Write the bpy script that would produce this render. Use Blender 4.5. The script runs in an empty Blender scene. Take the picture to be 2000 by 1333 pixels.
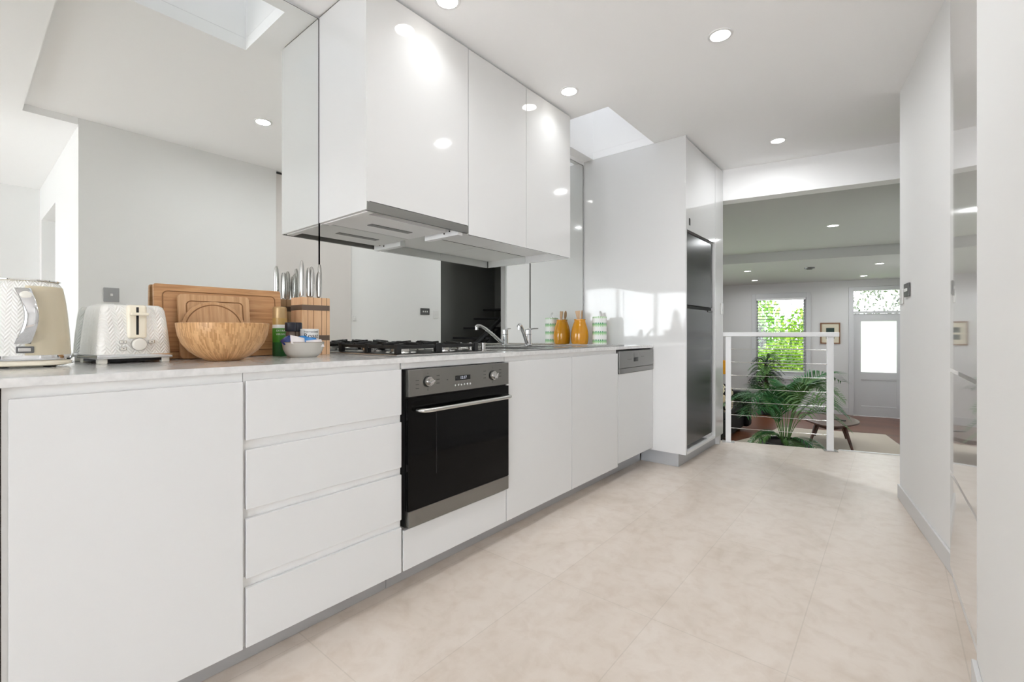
import bpy, bmesh, math, random
from mathutils import Vector, Matrix, Euler
random.seed(7)
C = bpy.context.scene.collection
S = bpy.context.scene
PI = math.pi
R = math.radians

# ------------------------------------------------------------------ camera, sky, exposure
cam_d = bpy.data.cameras.new('camera'); cam = bpy.data.objects.new('camera', cam_d); C.objects.link(cam)
cam.location = (0, 0, 1.0); cam.rotation_euler = (PI/2, 0, math.atan2(745, 900))
cam_d.sensor_width = 36; cam_d.lens = 900/2000*36; cam_d.shift_y = -16.5/2000
cam_d.clip_start = 0.02; cam_d.clip_end = 200
S.camera = cam
w = bpy.data.worlds.new('sky'); S.world = w; w.use_nodes = True
bg = w.node_tree.nodes['Background']; bg.inputs[0].default_value = (0.93, 0.965, 1.02, 1); bg.inputs[1].default_value = 5.0
S.view_settings.view_transform = 'Standard'; S.view_settings.look = 'None'
S.view_settings.gamma = 1; S.view_settings.use_curve_mapping = False
S.view_settings.exposure = 0.80
S.cycles.max_bounces = 14; S.cycles.diffuse_bounces = 8; S.cycles.glossy_bounces = 8
S.cycles.transparent_max_bounces = 12; S.cycles.transmission_bounces = 6
S.cycles.sample_clamp_indirect = 6; S.cycles.blur_glossy = 0.3

def portal(name, loc, rot, sx, sy):
    l = bpy.data.lights.new(name, 'AREA'); l.shape = 'RECTANGLE'; l.size = sx; l.size_y = sy; l.energy = 1
    l.cycles.is_portal = True
    o = bpy.data.objects.new(name, l); C.objects.link(o); o.location = loc; o.rotation_euler = rot
portal('window_portal', (0.5, -3.22, 1.1), (PI/2, 0, PI), 2.8, 2.2)       # back glazing, faces +Y
portal('window_portal', (-4.49, 7.6, 0.6), (PI/2, 0, -PI/2), 4.3, 2.2)  # for the unseen window added to the front room
portal('skylight_portal', (-1.72, 0.65, 3.25), (0, 0, 0), 0.44, 0.6)
portal('skylight_portal', (-1.72, 3.04, 3.25), (0, 0, 0), 0.5, 0.74)

# ------------------------------------------------------------------ materials
def lin(c):
    return tuple(((x/255)/12.92 if x/255 <= .04045 else ((x/255+.055)/1.055)**2.4) for x in c) + (1,)
def mat(name, col, rough=.5, metal=0, coat=0, spec=.5, emit=None, estr=0, aniso=0):
    m = bpy.data.materials.new(name); m.use_nodes = True
    b = m.node_tree.nodes['Principled BSDF']
    b.inputs['Base Color'].default_value = lin(col)
    b.inputs['Roughness'].default_value = rough; b.inputs['Metallic'].default_value = metal
    b.inputs['Coat Weight'].default_value = coat; b.inputs['Coat Roughness'].default_value = .03
    b.inputs['Specular IOR Level'].default_value = spec
    if emit: b.inputs['Emission Color'].default_value = lin(emit); b.inputs['Emission Strength'].default_value = estr
    return m
def N(m, t, **k):
    n = m.node_tree.nodes.new(t)
    for a, v in k.items(): setattr(n, a, v)
    return n
def L(m, a, b): m.node_tree.links.new(a, b)
def bsdf(m): return m.node_tree.nodes['Principled BSDF']
def math_(m, op, a, b=None, c=None):
    n = N(m, 'ShaderNodeMath', operation=op)
    for i, v in enumerate((a, b, c)):
        if v is None: continue
        if isinstance(v, (int, float)): n.inputs[i].default_value = v
        else: L(m, v, n.inputs[i])
    return n.outputs[0]
def ramp(m, fac, stops):
    r = N(m, 'ShaderNodeValToRGB'); L(m, fac, r.inputs[0])
    e = r.color_ramp.elements
    e[0].position = stops[0][0]; e[0].color = lin(stops[0][1])
    e[1].position = stops[-1][0]; e[1].color = lin(stops[-1][1])
    for p, c in stops[1:-1]:
        x = e.new(p); x.color = lin(c)
    return r.outputs[0]
def coords(m, scale=(1,1,1), rot=(0,0,0)):
    t = N(m, 'ShaderNodeTexCoord'); mp = N(m, 'ShaderNodeMapping')
    mp.inputs['Scale'].default_value = scale; mp.inputs['Rotation'].default_value = rot
    L(m, t.outputs['Object'], mp.inputs[0]); return mp.outputs[0]
def noise(m, vec, sc, det=4, rough=.55, dist=0):
    n = N(m, 'ShaderNodeTexNoise'); n.inputs['Scale'].default_value = sc; n.inputs['Detail'].default_value = det
    n.inputs['Roughness'].default_value = rough; n.inputs['Distortion'].default_value = dist
    L(m, vec, n.inputs['Vector']); return n.outputs['Fac']
def bump(m, h, st=.2, dist=.002):
    b = N(m, 'ShaderNodeBump'); b.inputs['Strength'].default_value = st; b.inputs['Distance'].default_value = dist
    L(m, h, b.inputs['Height']); L(m, b.outputs[0], bsdf(m).inputs['Normal'])

M = {}
M['wall'] = mat('wall_paint', (240, 240, 239), .75)
bump(M['wall'], noise(M['wall'], coords(M['wall']), 60, 3), .08, .001)
M['ceil'] = mat('ceiling_paint', (251, 251, 251), .85)
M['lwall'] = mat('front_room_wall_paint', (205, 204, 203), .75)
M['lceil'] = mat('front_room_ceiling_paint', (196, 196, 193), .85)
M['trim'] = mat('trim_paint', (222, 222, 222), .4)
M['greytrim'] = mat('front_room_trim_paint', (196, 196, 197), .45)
M['dark'] = mat('charcoal_wall_paint', (112, 112, 108), .8)
M['gloss'] = mat('white_gloss_lacquer', (222, 222, 221), .06, coat=.5)
M['satin'] = mat('white_satin_lacquer', (222, 223, 223), .32, coat=.15)
M['pantry'] = mat('cream_gloss_lacquer', (228, 223, 219), .08, coat=1)
M['carc'] = mat('pale_grey_carcass', (236, 236, 235), .45)
M['black_gap'] = mat('black_gap', (25, 25, 25), .7)
M['mirror'] = mat('silver_mirror', (236, 238, 236), .0, metal=1)
M['seam'] = mat('mirror_edge_and_gap_shade', (52, 54, 52), .4)  # mirror edges, also the shade painted into gaps
M['steel'] = mat('brushed_steel', (142, 141, 138), .38, metal=1)
n_ = noise(M['steel'], coords(M['steel'], (1, 3, 300)), 6, 3); bump(M['steel'], n_, .05, .0005)
M['steel2'] = mat('sink_steel', (190, 190, 188), .18, metal=1)
M['plinth'] = mat('brushed_aluminium_plinth', (192, 194, 197), .38, metal=.5)
M['chrome'] = mat('chrome', (225, 226, 228), .06, metal=1)
M['satinchrome'] = mat('satin_chrome', (200, 199, 196), .25, metal=1)
M['blackglass'] = mat('black_oven_glass', (7, 7, 7), .06, spec=.16)
M['fridge'] = mat('black_steel_fridge', (26, 26, 25), .2, metal=.3)
M['black'] = mat('black_enamel', (16, 16, 16), .35)
M['iron'] = mat('cast_iron', (20, 20, 21), .5)
M['blackmatte'] = mat('matte_black', (22, 22, 23), .7)
M['slat'] = mat('slat_backlit_shade', (120, 120, 118), .5)  # white slats coloured grey to stand in for their backlit shade
M['white'] = mat('white_powder_coat', (238, 238, 238), .35)
M['whiteplastic'] = mat('white_plastic', (232, 232, 230), .3)
M['lens'] = mat('lit_lens', (255, 255, 255), .5, emit=(255, 252, 246), estr=9)
M['lensdim'] = mat('lit_lens_front_room', (255, 255, 255), .5, emit=(255, 252, 246), estr=7)
M['plate'] = mat('steel_wall_plate', (176, 177, 179), .3, metal=.4)
M['darkplate'] = mat('grey_wall_plate', (105, 105, 104), .35, metal=.3)
M['led'] = mat('lit_display', (30, 30, 35), .3, emit=(215, 220, 235), estr=.6)

# benchtop stone
m = M['stone'] = mat('pale_grey_stone', (205, 205, 204), .16, coat=.3)
L(m, ramp(m, noise(m, coords(m), 45, 6), [(.35, (212, 212, 211)), (.55, (222, 222, 221)), (.75, (230, 230, 229))]), bsdf(m).inputs['Base Color'])

# limestone floor tiles, 410 x 820 mm, running down the room
m = M['tile'] = mat('limestone_tiles', (215, 203, 190), .34, spec=.45)
v = coords(m)
sp = N(m, 'ShaderNodeSeparateXYZ'); L(m, v, sp.inputs[0])
cb = N(m, 'ShaderNodeCombineXYZ')
L(m, math_(m, 'ADD', sp.outputs[1], .09+8.2), cb.inputs[0]); L(m, math_(m, 'ADD', sp.outputs[0], .24+4.1), cb.inputs[1])
br = N(m, 'ShaderNodeTexBrick'); L(m, cb.outputs[0], br.inputs['Vector'])
br.offset = 0; br.squash = 1
br.inputs['Scale'].default_value = 1; br.inputs['Brick Width'].default_value = .82; br.inputs['Row Height'].default_value = .41
br.inputs['Mortar Size'].default_value = .0022; br.inputs['Mortar Smooth'].default_value = .4; br.inputs['Bias'].default_value = 0
br.inputs['Color1'].default_value = lin((228, 218, 208)); br.inputs['Color2'].default_value = lin((224, 213, 202))
br.inputs['Mortar'].default_value = lin((214, 204, 193))
n1 = noise(m, coords(m, (1.6, .9, 1), (0, 0, .5)), 2.2, 7, .62, .8)
mx = N(m, 'ShaderNodeMix', data_type='RGBA', blend_type='MULTIPLY'); mx.inputs[0].default_value = 1
L(m, br.outputs[0], mx.inputs[6])
L(m, ramp(m, n1, [(.28, (236, 233, 228)), (.45, (249, 247, 245)), (.62, (255, 255, 255))]), mx.inputs[7])
n2 = noise(m, coords(m, (1, 1, 1)), 14, 6, .6, .5)
mx2 = N(m, 'ShaderNodeMix', data_type='RGBA', blend_type='MULTIPLY'); mx2.inputs[0].default_value = 1
L(m, mx.outputs[2], mx2.inputs[6]); L(m, ramp(m, n2, [(.3, (245, 242, 239)), (.55, (255, 255, 255))]), mx2.inputs[7])
L(m, mx2.outputs[2], bsdf(m).inputs['Base Color'])
rr = N(m, 'ShaderNodeMapRange'); L(m, n1, rr.inputs[0]); rr.inputs[3].default_value = .26; rr.inputs[4].default_value = .5
L(m, rr.outputs[0], bsdf(m).inputs['Roughness'])
bump(m, br.outputs['Fac'], -.15, .001)

def wood(name, a, b, c, scale, rot=(0,0,0), rough=.45, planks=None):
    m = mat(name, a, rough)
    v = coords(m, scale, rot)
    n = noise(m, v, 3, 6, .6, .6)
    col = ramp(m, n, [(.3, a), (.5, b), (.72, c)])
    L(m, col, bsdf(m).inputs['Base Color'])
    return m
M['bamboo'] = wood('bamboo_across', (170, 122, 78), (198, 150, 104), (214, 170, 125), (2, 2, 30))
M['bamboov'] = wood('bamboo_upright', (186, 142, 98), (208, 166, 122), (220, 180, 138), (26, 26, 1.5))
M['bamboos'] = wood('bamboo_slant', (184, 140, 96), (204, 160, 116), (216, 176, 132), (24, 24, 2), (0, .8, 0))
M['groove'] = mat('carved_groove', (150, 108, 68), .6)
M['beech'] = wood('beech', (212, 164, 122), (226, 184, 143), (236, 198, 158), (16, 16, 1.2))
M['slot'] = mat('dark_slot', (96, 58, 34), .7)
M['spoon'] = wood('spoon_wood', (186, 150, 112), (200, 166, 128), (214, 182, 146), (30, 30, 3))
M['walnut'] = wood('walnut', (58, 34, 24), (78, 48, 36), (98, 66, 50), (3, 18, 3), rough=.45)
m = M['boards'] = mat('jarrah_floorboards', (120, 62, 38), .28)
v = coords(m); sp = N(m, 'ShaderNodeSeparateXYZ'); L(m, v, sp.inputs[0])
br = N(m, 'ShaderNodeTexBrick'); L(m, v, br.inputs['Vector']); br.inputs['Scale'].default_value = 1
br.inputs['Brick Width'].default_value = 2.2; br.inputs['Row Height'].default_value = .11; br.inputs['Mortar Size'].default_value = .0015
br.inputs['Color1'].default_value = lin((118, 70, 44)); br.inputs['Color2'].default_value = lin((92, 52, 32)); br.inputs['Mortar'].default_value = lin((50, 25, 16))
L(m, br.outputs[0], bsdf(m).inputs['Base Color'])
# salad bowl: staves laid like bricks around the wall
m = M['bowlwood'] = mat('laminated_bamboo', (190, 140, 95), .38, coat=.2)
t = N(m, 'ShaderNodeTexCoord'); sp = N(m, 'ShaderNodeSeparateXYZ'); L(m, t.outputs['Object'], sp.inputs[0])
ang = math_(m, 'MULTIPLY', math_(m, 'ARCTAN2', sp.outputs[1], sp.outputs[0]), .16)
cb = N(m, 'ShaderNodeCombineXYZ'); L(m, ang, cb.inputs[1]); L(m, math_(m, 'ADD', sp.outputs[2], math_(m, 'MULTIPLY', ang, .25)), cb.inputs[0])
br = N(m, 'ShaderNodeTexBrick'); L(m, cb.outputs[0], br.inputs['Vector']); br.inputs['Scale'].default_value = 1
br.inputs['Brick Width'].default_value = .021; br.inputs['Row Height'].default_value = .005; br.inputs['Mortar Size'].default_value = 0
br.inputs['Color1'].default_value = lin((222, 176, 124)); br.inputs['Color2'].default_value = lin((184, 136, 84)); br.offset = .5
L(m, br.outputs[0], bsdf(m).inputs['Base Color'])

# herringbone pressed enamel (kettle, toaster)
def herring(name, radial):
    m = mat(name, (252, 251, 246), .32, coat=.3)
    t = N(m, 'ShaderNodeTexCoord'); sp = N(m, 'ShaderNodeSeparateXYZ'); L(m, t.outputs['Object'], sp.inputs[0])
    if radial: a = math_(m, 'MULTIPLY', math_(m, 'ARCTAN2', sp.outputs[1], sp.outputs[0]), .085)
    else: a = math_(m, 'ADD', sp.outputs[0], sp.outputs[1])
    tri = math_(m, 'PINGPONG', math_(m, 'ADD', a, 2.0), .0125)
    h = math_(m, 'FRACT', math_(m, 'MULTIPLY', math_(m, 'ADD', sp.outputs[2], math_(m, 'MULTIPLY', tri, 1.3)), 90))
    h = math_(m, 'PINGPONG', h, .5)
    bump(m, h, .8, .004)
    return m
M['herr'] = herring('cream_herringbone_enamel', True)
M['herrt'] = herring('cream_herringbone_shell', False)
M['cream'] = mat('cream_plastic', (248, 240, 220), .3, coat=.3)
M['creamwhite'] = mat('ivory_plastic', (238, 235, 226), .3, coat=.2)
M['gold'] = mat('gold_cap', (186, 156, 112), .35, metal=.4)
M['green'] = mat('green_label', (70, 140, 45), .35)
M['darkgreen'] = mat('dark_green_label', (30, 92, 40), .35)
M['oil'] = mat('olive_gold_label', (186, 152, 88), .35)
M['label'] = mat('white_label', (232, 232, 228), .4)
M['ink'] = mat('black_ink', (28, 28, 34), .5)
M['greyink'] = mat('grey_ink', (70, 70, 68), .5)
M['ceramic'] = mat('grey_glazed_ceramic', (196, 192, 184), .25, coat=.4)
M['rim'] = mat('brown_rim', (120, 106, 92), .4)
M['lid'] = mat('dark_blue_lid', (24, 28, 42), .3)
M['blue'] = mat('blue_packet', (30, 130, 205), .25, coat=.4)
M['navy'] = mat('navy_packet', (22, 58, 140), .25, coat=.4)
M['packwhite'] = mat('white_packet', (232, 226, 226), .3, coat=.3)
M['orange'] = mat('orange_print', (222, 120, 60), .4)
M['strap'] = mat('bronze_strap', (122, 106, 94), .35, metal=.6)
M['mustard'] = mat('mustard_glaze', (214, 146, 14), .12, coat=.6)
M['rug'] = mat('beige_rug', (190, 180, 166), .95)
M['sofa'] = mat('black_leather', (7, 7, 8), .6, spec=.2)
M['throw'] = mat('cream_throw', (205, 188, 152), .95)
M['mustardcloth'] = mat('mustard_cloth', (226, 160, 40), .9)
M['pot'] = mat('black_plant_pot', (18, 18, 19), .4)
M['soil'] = mat('potting_soil', (40, 30, 24), .95)
M['palm'] = mat('palm_leaf', (46, 104, 52), .45)
M['palm2'] = mat('young_palm_leaf', (84, 124, 62), .45)
M['darkpalm'] = mat('dark_palm_leaf', (32, 52, 34), .5)
M['stem'] = mat('palm_stem', (96, 132, 70), .5)
M['bark'] = mat('bark', (70, 60, 48), .9)
def leafmat(name, c1, c2):
    m = mat(name, c1, .5); n = noise(m, coords(m), 2.5, 3)
    col = ramp(m, n, [(.35, c1), (.65, c2)]); L(m, col, bsdf(m).inputs['Base Color'])
    return m
M['leafy'] = leafmat('lime_leaf', (172, 204, 52), (112, 166, 44))
M['leafy2'] = leafmat('mid_green_leaf', (90, 138, 44), (134, 184, 62))
M['leafdark'] = leafmat('dark_leaf', (60, 66, 60), (86, 96, 70))
M['lawn'] = mat('grass_ground', (120, 160, 70), .9)
M['paving'] = mat('bounce_white_paving', (244, 243, 240), .8)  # unseen terrace, made near white to bounce daylight onto the ceiling
M['framewood'] = mat('brown_picture_frame', (128, 92, 64), .5)
M['matboard'] = mat('cream_mount_board', (208, 200, 178), .8)
M['artdark'] = mat('dark_green_print', (44, 62, 56), .8)
M['artgrey'] = mat('charcoal_print', (66, 70, 70), .8)

# thin clear glass
m = M['glass'] = bpy.data.materials.new('clear_glass'); m.use_nodes = True
nt = m.node_tree; nt.nodes.remove(nt.nodes['Principled BSDF']); out = nt.nodes['Material Output']
tr = N(m, 'ShaderNodeBsdfTransparent'); gl = N(m, 'ShaderNodeBsdfGlossy'); gl.inputs['Roughness'].default_value = 0
fr = N(m, 'ShaderNodeFresnel'); fr.inputs[0].default_value = 1.45; ms = N(m, 'ShaderNodeMixShader')
L(m, fr.outputs[0], ms.inputs[0]); L(m, tr.outputs[0], ms.inputs[1]); L(m, gl.outputs[0], ms.inputs[2]); L(m, ms.outputs[0], out.inputs[0])
# frosted glass
m = M['frost'] = bpy.data.materials.new('frosted_glass'); m.use_nodes = True
nt = m.node_tree; nt.nodes.remove(nt.nodes['Principled BSDF']); out = nt.nodes['Material Output']
tl = N(m, 'ShaderNodeBsdfTranslucent'); tl.inputs[0].default_value = (.95, .95, .95, 1); L(m, tl.outputs[0], out.inputs[0])

# unseen skylight glazing, toned grey to dim the daylight in the shafts
m = M['opal'] = bpy.data.materials.new('dimming_skylight_glass'); m.use_nodes = True
nt = m.node_tree; nt.nodes.remove(nt.nodes['Principled BSDF']); out = nt.nodes['Material Output']
tl = N(m, 'ShaderNodeBsdfTranslucent'); tl.inputs[0].default_value = (.42, .42, .42, 1); L(m, tl.outputs[0], out.inputs[0])

# paper-towel style green pattern for the canister
m = M['pattern'] = mat('green_white_print', (235, 238, 232), .4)
t = N(m, 'ShaderNodeTexCoord'); sp = N(m, 'ShaderNodeSeparateXYZ'); L(m, t.outputs['Object'], sp.inputs[0])
ang = math_(m, 'ARCTAN2', sp.outputs[1], sp.outputs[0])
row = math_(m, 'FRACT', math_(m, 'DIVIDE', math_(m, 'ADD', sp.outputs[2], .008), .066))
d = math_(m, 'ABSOLUTE', math_(m, 'SUBTRACT', row, .5))
wv = math_(m, 'ABSOLUTE', math_(m, 'SINE', math_(m, 'MULTIPLY', ang, 12)))
wid = math_(m, 'MULTIPLY', wv, .27)
mask = math_(m, 'LESS_THAN', d, wid)
col = ramp(m, math_(m, 'MULTIPLY', row, 1), [(.25, (196, 226, 184)), (.5, (150, 205, 140)), (.62, (90, 165, 110)), (.72, (60, 140, 95))])
mx = N(m, 'ShaderNodeMix', data_type='RGBA'); L(m, mask, mx.inputs[0]); mx.inputs[6].default_value = lin((236, 238, 234)); L(m, col, mx.inputs[7])
L(m, mx.outputs[2], bsdf(m).inputs['Base Color'])
# patterned cushion
m = M['cowprint'] = mat('black_and_cream_print', (210, 200, 175), .9)
L(m, ramp(m, noise(m, coords(m), 14, 1), [(.50, (214, 204, 178)), (.54, (24, 22, 22))]), bsdf(m).inputs['Base Color'])

# ------------------------------------------------------------------ mesh helpers
class MB:
    def __init__(s, off=(0, 0, 0), rz=0):
        s.bm = bmesh.new(); s.T = (Matrix.Translation(Vector(off)) @ Matrix.Rotation(rz, 4, 'Z')).inverted()
    def add(s, tmp, mtx=None):
        if mtx is not None: bmesh.ops.transform(tmp, matrix=mtx, verts=tmp.verts)
        bmesh.ops.transform(tmp, matrix=s.T, verts=tmp.verts)
        me = bpy.data.meshes.new('tmp'); tmp.to_mesh(me); tmp.free(); s.bm.from_mesh(me); bpy.data.meshes.remove(me)
        return s
    def box(s, x0, x1, y0, y1, z0, z1, bev=0, seg=2, mtx=None):
        b = bmesh.new(); bmesh.ops.create_cube(b, size=1)
        bmesh.ops.transform(b, matrix=Matrix.Translation(((x0+x1)/2, (y0+y1)/2, (z0+z1)/2)) @ Matrix.Diagonal((abs(x1-x0), abs(y1-y0), abs(z1-z0), 1)), verts=b.verts)
        if bev: bmesh.ops.bevel(b, geom=b.edges[:], offset=bev, segments=seg, profile=.5, affect='EDGES')
        return s.add(b, mtx)
    def prism(s, pts, z0, z1, bev=0, mtx=None):
        b = bmesh.new(); vs = [b.verts.new((x, y, z0)) for x, y in pts]; f = b.faces.new(vs)
        r = bmesh.ops.extrude_face_region(b, geom=[f])
        for v in r['geom']:
            if isinstance(v, bmesh.types.BMVert): v.co.z = z1
        bmesh.ops.recalc_face_normals(b, faces=b.faces)
        if bev: bmesh.ops.bevel(b, geom=b.edges[:], offset=bev, segments=2, profile=.5, affect='EDGES')
        return s.add(b, mtx)
    def lathe(s, prof, c=(0, 0, 0), seg=48, mtx=None, sx=1, sy=1, n=2):
        b = bmesh.new(); rings = []
        for r, z in prof:
            if r < 1e-6: rings.append([b.verts.new((c[0], c[1], c[2]+z))]); continue
            ring = []
            for i in range(seg):
                a = 2*PI*i/seg; ca, sa = math.cos(a), math.sin(a)
                k = (abs(ca)**n + abs(sa)**n)**(-1/n)
                ring.append(b.verts.new((c[0]+r*ca*k*sx, c[1]+r*sa*k*sy, c[2]+z)))
            rings.append(ring)
        for A, B in zip(rings, rings[1:]):
            if len(A) == 1 and len(B) == 1: continue
            for i in range(seg):
                j = (i+1) % seg
                if len(A) == 1: b.faces.new((A[0], B[j], B[i]))
                elif len(B) == 1: b.faces.new((A[i], A[j], B[0]))
                else: b.faces.new((A[i], A[j], B[j], B[i]))
        for ring, top in ((rings[0], 0), (rings[-1], 1)):
            if len(ring) > 1 and not (len(prof) > 2 and prof[0] == prof[-1]): b.faces.new(ring)
        bmesh.ops.recalc_face_normals(b, faces=b.faces)
        return s.add(b, mtx)
    def cyl(s, p, q, r, r2=None, seg=24):
        p, q = Vector(p), Vector(q); d = q-p
        mt = Matrix.Translation(p) @ d.to_track_quat('Z', 'Y').to_matrix().to_4x4()
        return s.lathe([(0, 0), (r, 0), (r if r2 is None else r2, d.length), (0, d.length)], seg=seg, mtx=mt)
    def tube(s, path, rad, seg=12, sq=1):
        path = [Vector(p) for p in path]; b = bmesh.new(); rings = []
        up = Vector((0, 0, 1))
        for i, p in enumerate(path):
            t = (path[min(i+1, len(path)-1)] - path[max(i-1, 0)]).normalized()
            u = t.cross(up); u = u.normalized() if u.length > .05 else Vector((1, 0, 0)); v = u.cross(t)
            r = rad[i] if isinstance(rad, (list, tuple)) else rad
            rings.append([b.verts.new(p + u*r*math.cos(2*PI*k/seg)*sq + v*r*math.sin(2*PI*k/seg)) for k in range(seg)])
        for A, B in zip(rings, rings[1:]):
            for k in range(seg): b.faces.new((A[k], A[(k+1) % seg], B[(k+1) % seg], B[k]))
        b.faces.new(rings[0]); b.faces.new(rings[-1])
        bmesh.ops.recalc_face_normals(b, faces=b.faces)
        return s.add(b)
    def quads(s, verts, faces):
        b = bmesh.new(); vs = [b.verts.new(v) for v in verts]
        for f in faces: b.faces.new([vs[i] for i in f])
        return s.add(b)

def obj(name, mb, material, parent=None, smooth=True, loc=None, rot=None):
    me = bpy.data.meshes.new(name); mb.bm.to_mesh(me); mb.bm.free()
    if smooth:
        for p in me.polygons: p.use_smooth = True
        me.set_sharp_from_angle(angle=R(35))
    me.materials.append(material if not isinstance(material, str) else M[material])
    o = bpy.data.objects.new(name, me); C.objects.link(o)
    if smooth and len(me.polygons) < 4000:
        wn = o.modifiers.new('weighted_normals', 'WEIGHTED_NORMAL'); wn.keep_sharp = True; wn.weight = 60
    if parent: o.parent = parent
    if loc: o.location = loc
    if rot: o.rotation_euler = rot
    return o
def tag(o, label=None, cat=None, group=None, kind=None):
    if label: o['label'] = label
    if cat: o['category'] = cat
    if group: o['group'] = group
    if kind: o['kind'] = kind
    return o
def thing(name, label, cat, loc=(0, 0, 0), rz=0, group=None):
    o = bpy.data.objects.new(name, None); C.objects.link(o); o.empty_display_size = .05
    o.location = loc; o.rotation_euler = (0, 0, rz)
    return tag(o, label, cat, group)
def struct(name, mb, material, **k):
    o = obj(name, mb, material, **k)
    if o.parent is None: tag(o, kind='structure')
    return o
def copy_tree(o, parent=None):
    c = o.copy(); C.objects.link(c)
    if parent: c.parent = parent
    for ch in list(o.children): copy_tree(ch, c)
    return c
def text(name, body, size, parent, loc, rot, material, depth=.0003, sx=1):
    cu = bpy.data.curves.new(name, 'FONT'); cu.body = body; cu.size = size; cu.extrude = depth
    cu.align_x = 'CENTER'; cu.align_y = 'CENTER'
    tmp = bpy.data.objects.new(name, cu); C.objects.link(tmp)
    dg = bpy.context.evaluated_depsgraph_get()
    me = bpy.data.meshes.new_from_object(tmp.evaluated_get(dg)); bpy.data.objects.remove(tmp)
    me.name = name; me.materials.clear(); me.materials.append(M[material])
    for v in me.vertices: v.co.x *= sx
    o = bpy.data.objects.new(name, me); C.objects.link(o); o.parent = parent; o.location = loc; o.rotation_euler = rot
    return o

# ------------------------------------------------------------------ key planes
FX = -1.42      # cabinet fronts
MX = -2.03      # mirror face
ZB = .905       # benchtop
ZC = 2.45       # kitchen ceiling
ZL = -.68       # front room floor

# ------------------------------------------------------------------ room shell
fl = MB().prism([(-2.3, -3.3), (2.6, -3.3), (2.6, 1.3), (1.4, 1.3), (1.4, 6.1), (.35, 6.1), (.35, 4.975), (-1.21, 4.537), (-2.3, 4.23)], ZL+.001, 0)
struct('floor', fl, 'tile', smooth=False)
struct('floor_living', MB().box(-4.6, .45, 4.0, 12.4, ZL-.1, ZL), 'boards', smooth=False)
struct('trim_1', MB().prism([(-.36, 4.776), (.1, 4.905), (.1, 4.935), (-.36, 4.806)], -.03, .004), 'trim')
# kitchen ceiling with two skylight openings against the mirror wall
c = MB()
HA = (-1.94, -1.50, .36, .95); HB = (-1.94, -1.41, 2.67, 3.41)
c.box(-2.3, HA[0], .27, 4.4, ZC, ZC+.06)
c.box(HB[1], 1.4, .27, 4.95, ZC, ZC+.06)
c.box(HA[1], HB[1], .27, HB[2], ZC, ZC+.06)
c.box(HA[0], HA[1], .27, HA[2], ZC, ZC+.06)
c.box(HA[0], HA[1], HA[3], HB[2], ZC, ZC+.06)
c.box(HB[0], HB[1], HB[3], 4.4, ZC, ZC+.06)
struct('ceiling', c, 'ceil', smooth=False)
def shaft(H):
    x0, x1, y0, y1 = H; q = MB()
    q.box(x0-.05, x0, y0-.05, y1+.05, ZC+.001, 3.25); q.box(x1, x1+.05, y0-.05, y1+.05, ZC+.061, 3.25)
    q.box(x0, x1, y0-.05, y0, ZC+.061, 3.25); q.box(x0, x1, y1, y1+.05, ZC+.061, 3.25)
    return q
k1 = struct('window_1', shaft(HA), 'ceil', smooth=False); k2 = struct('window_2', shaft(HB), 'ceil', smooth=False)
for k, H in ((k1, HA), (k2, HB)):
    obj('skylight_glass', MB().box(H[0]-.03, H[1]+.03, H[2]-.03, H[3]+.03, 3.25, 3.256), 'opal', k)
# lower ceiling over the back room and side room
c = MB(); ZD = 2.405
c.box(-2.3, 2.6, -3.3, .27, ZD, ZC+.06); c.box(.18, 2.6, .27, .529, ZD, ZC+.06)
struct('ceiling_back', c, 'ceil', smooth=False)
# walls
struct('wall_left', MB().box(-2.3, -2.042, -3.3, 4.35, ZL, ZC), 'wall', smooth=False)
struct('wall_right', MB().box(.18, .30, .53, 1.825, 0, ZC).box(.30, 1.31, .53, .64, 0, ZC).box(2.27, 2.5, .53, .64, 0, ZC).box(1.31, 2.27, .53, .64, 2.085, ZC)
       .box(1.2, 1.31, .64, 1.25, 0, ZC).box(2.27, 2.4, .64, 1.25, 0, ZC).box(1.2, 2.4, 1.2, 1.3, 0, ZC).box(1.31, 2.27, .64, 1.2, 2.3, ZC), 'wall', smooth=False)
struct('wall_side', MB().box(2.4, 2.55, -3.3, .53, 0, ZD), 'wall', smooth=False)
q = MB(); q.box(-2.04, -.9, -3.3, -3.15, 0, ZD); q.box(1.9, 2.4, -3.3, -3.15, 0, ZD); q.box(-.9, 1.9, -3.3, -3.15, 2.12, ZD)
struct('wall_back', q, 'wall', smooth=False)
# glazed doors at the back of the house, behind the camera
d1 = struct('door_1', MB().box(-.9, 1.9, -3.26, -3.18, 2.06, 2.12).box(-.9, 1.9, -3.26, -3.18, 0, .05)
    .box(-.9, -.84, -3.26, -3.18, .05, 2.06).box(1.84, 1.9, -3.26, -3.18, .05, 2.06)
    .box(.02, .09, -3.26, -3.18, .05, 2.06).box(.95, 1.02, -3.26, -3.18, .05, 2.06), 'white', smooth=False)
obj('glass', MB().box(-.84, 1.84, -3.225, -3.219, .05, 2.06), 'glass', d1)
# unseen window added in the front room's left wall to let in daylight
w4 = struct('added_window', MB().box(-4.48, -4.42, 5.4, 5.46, -.5, 1.7).box(-4.48, -4.42, 9.74, 9.8, -.5, 1.7).box(-4.48, -4.42, 7.57, 7.63, -.5, 1.7).box(-4.48, -4.42, 5.46, 9.74, 1.64, 1.7).box(-4.48, -4.42, 5.46, 9.74, -.5, -.44), 'white', smooth=False)
obj('glass', MB().box(-4.453, -4.447, 5.46, 9.74, -.44, 1.64), 'glass', w4)
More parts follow.
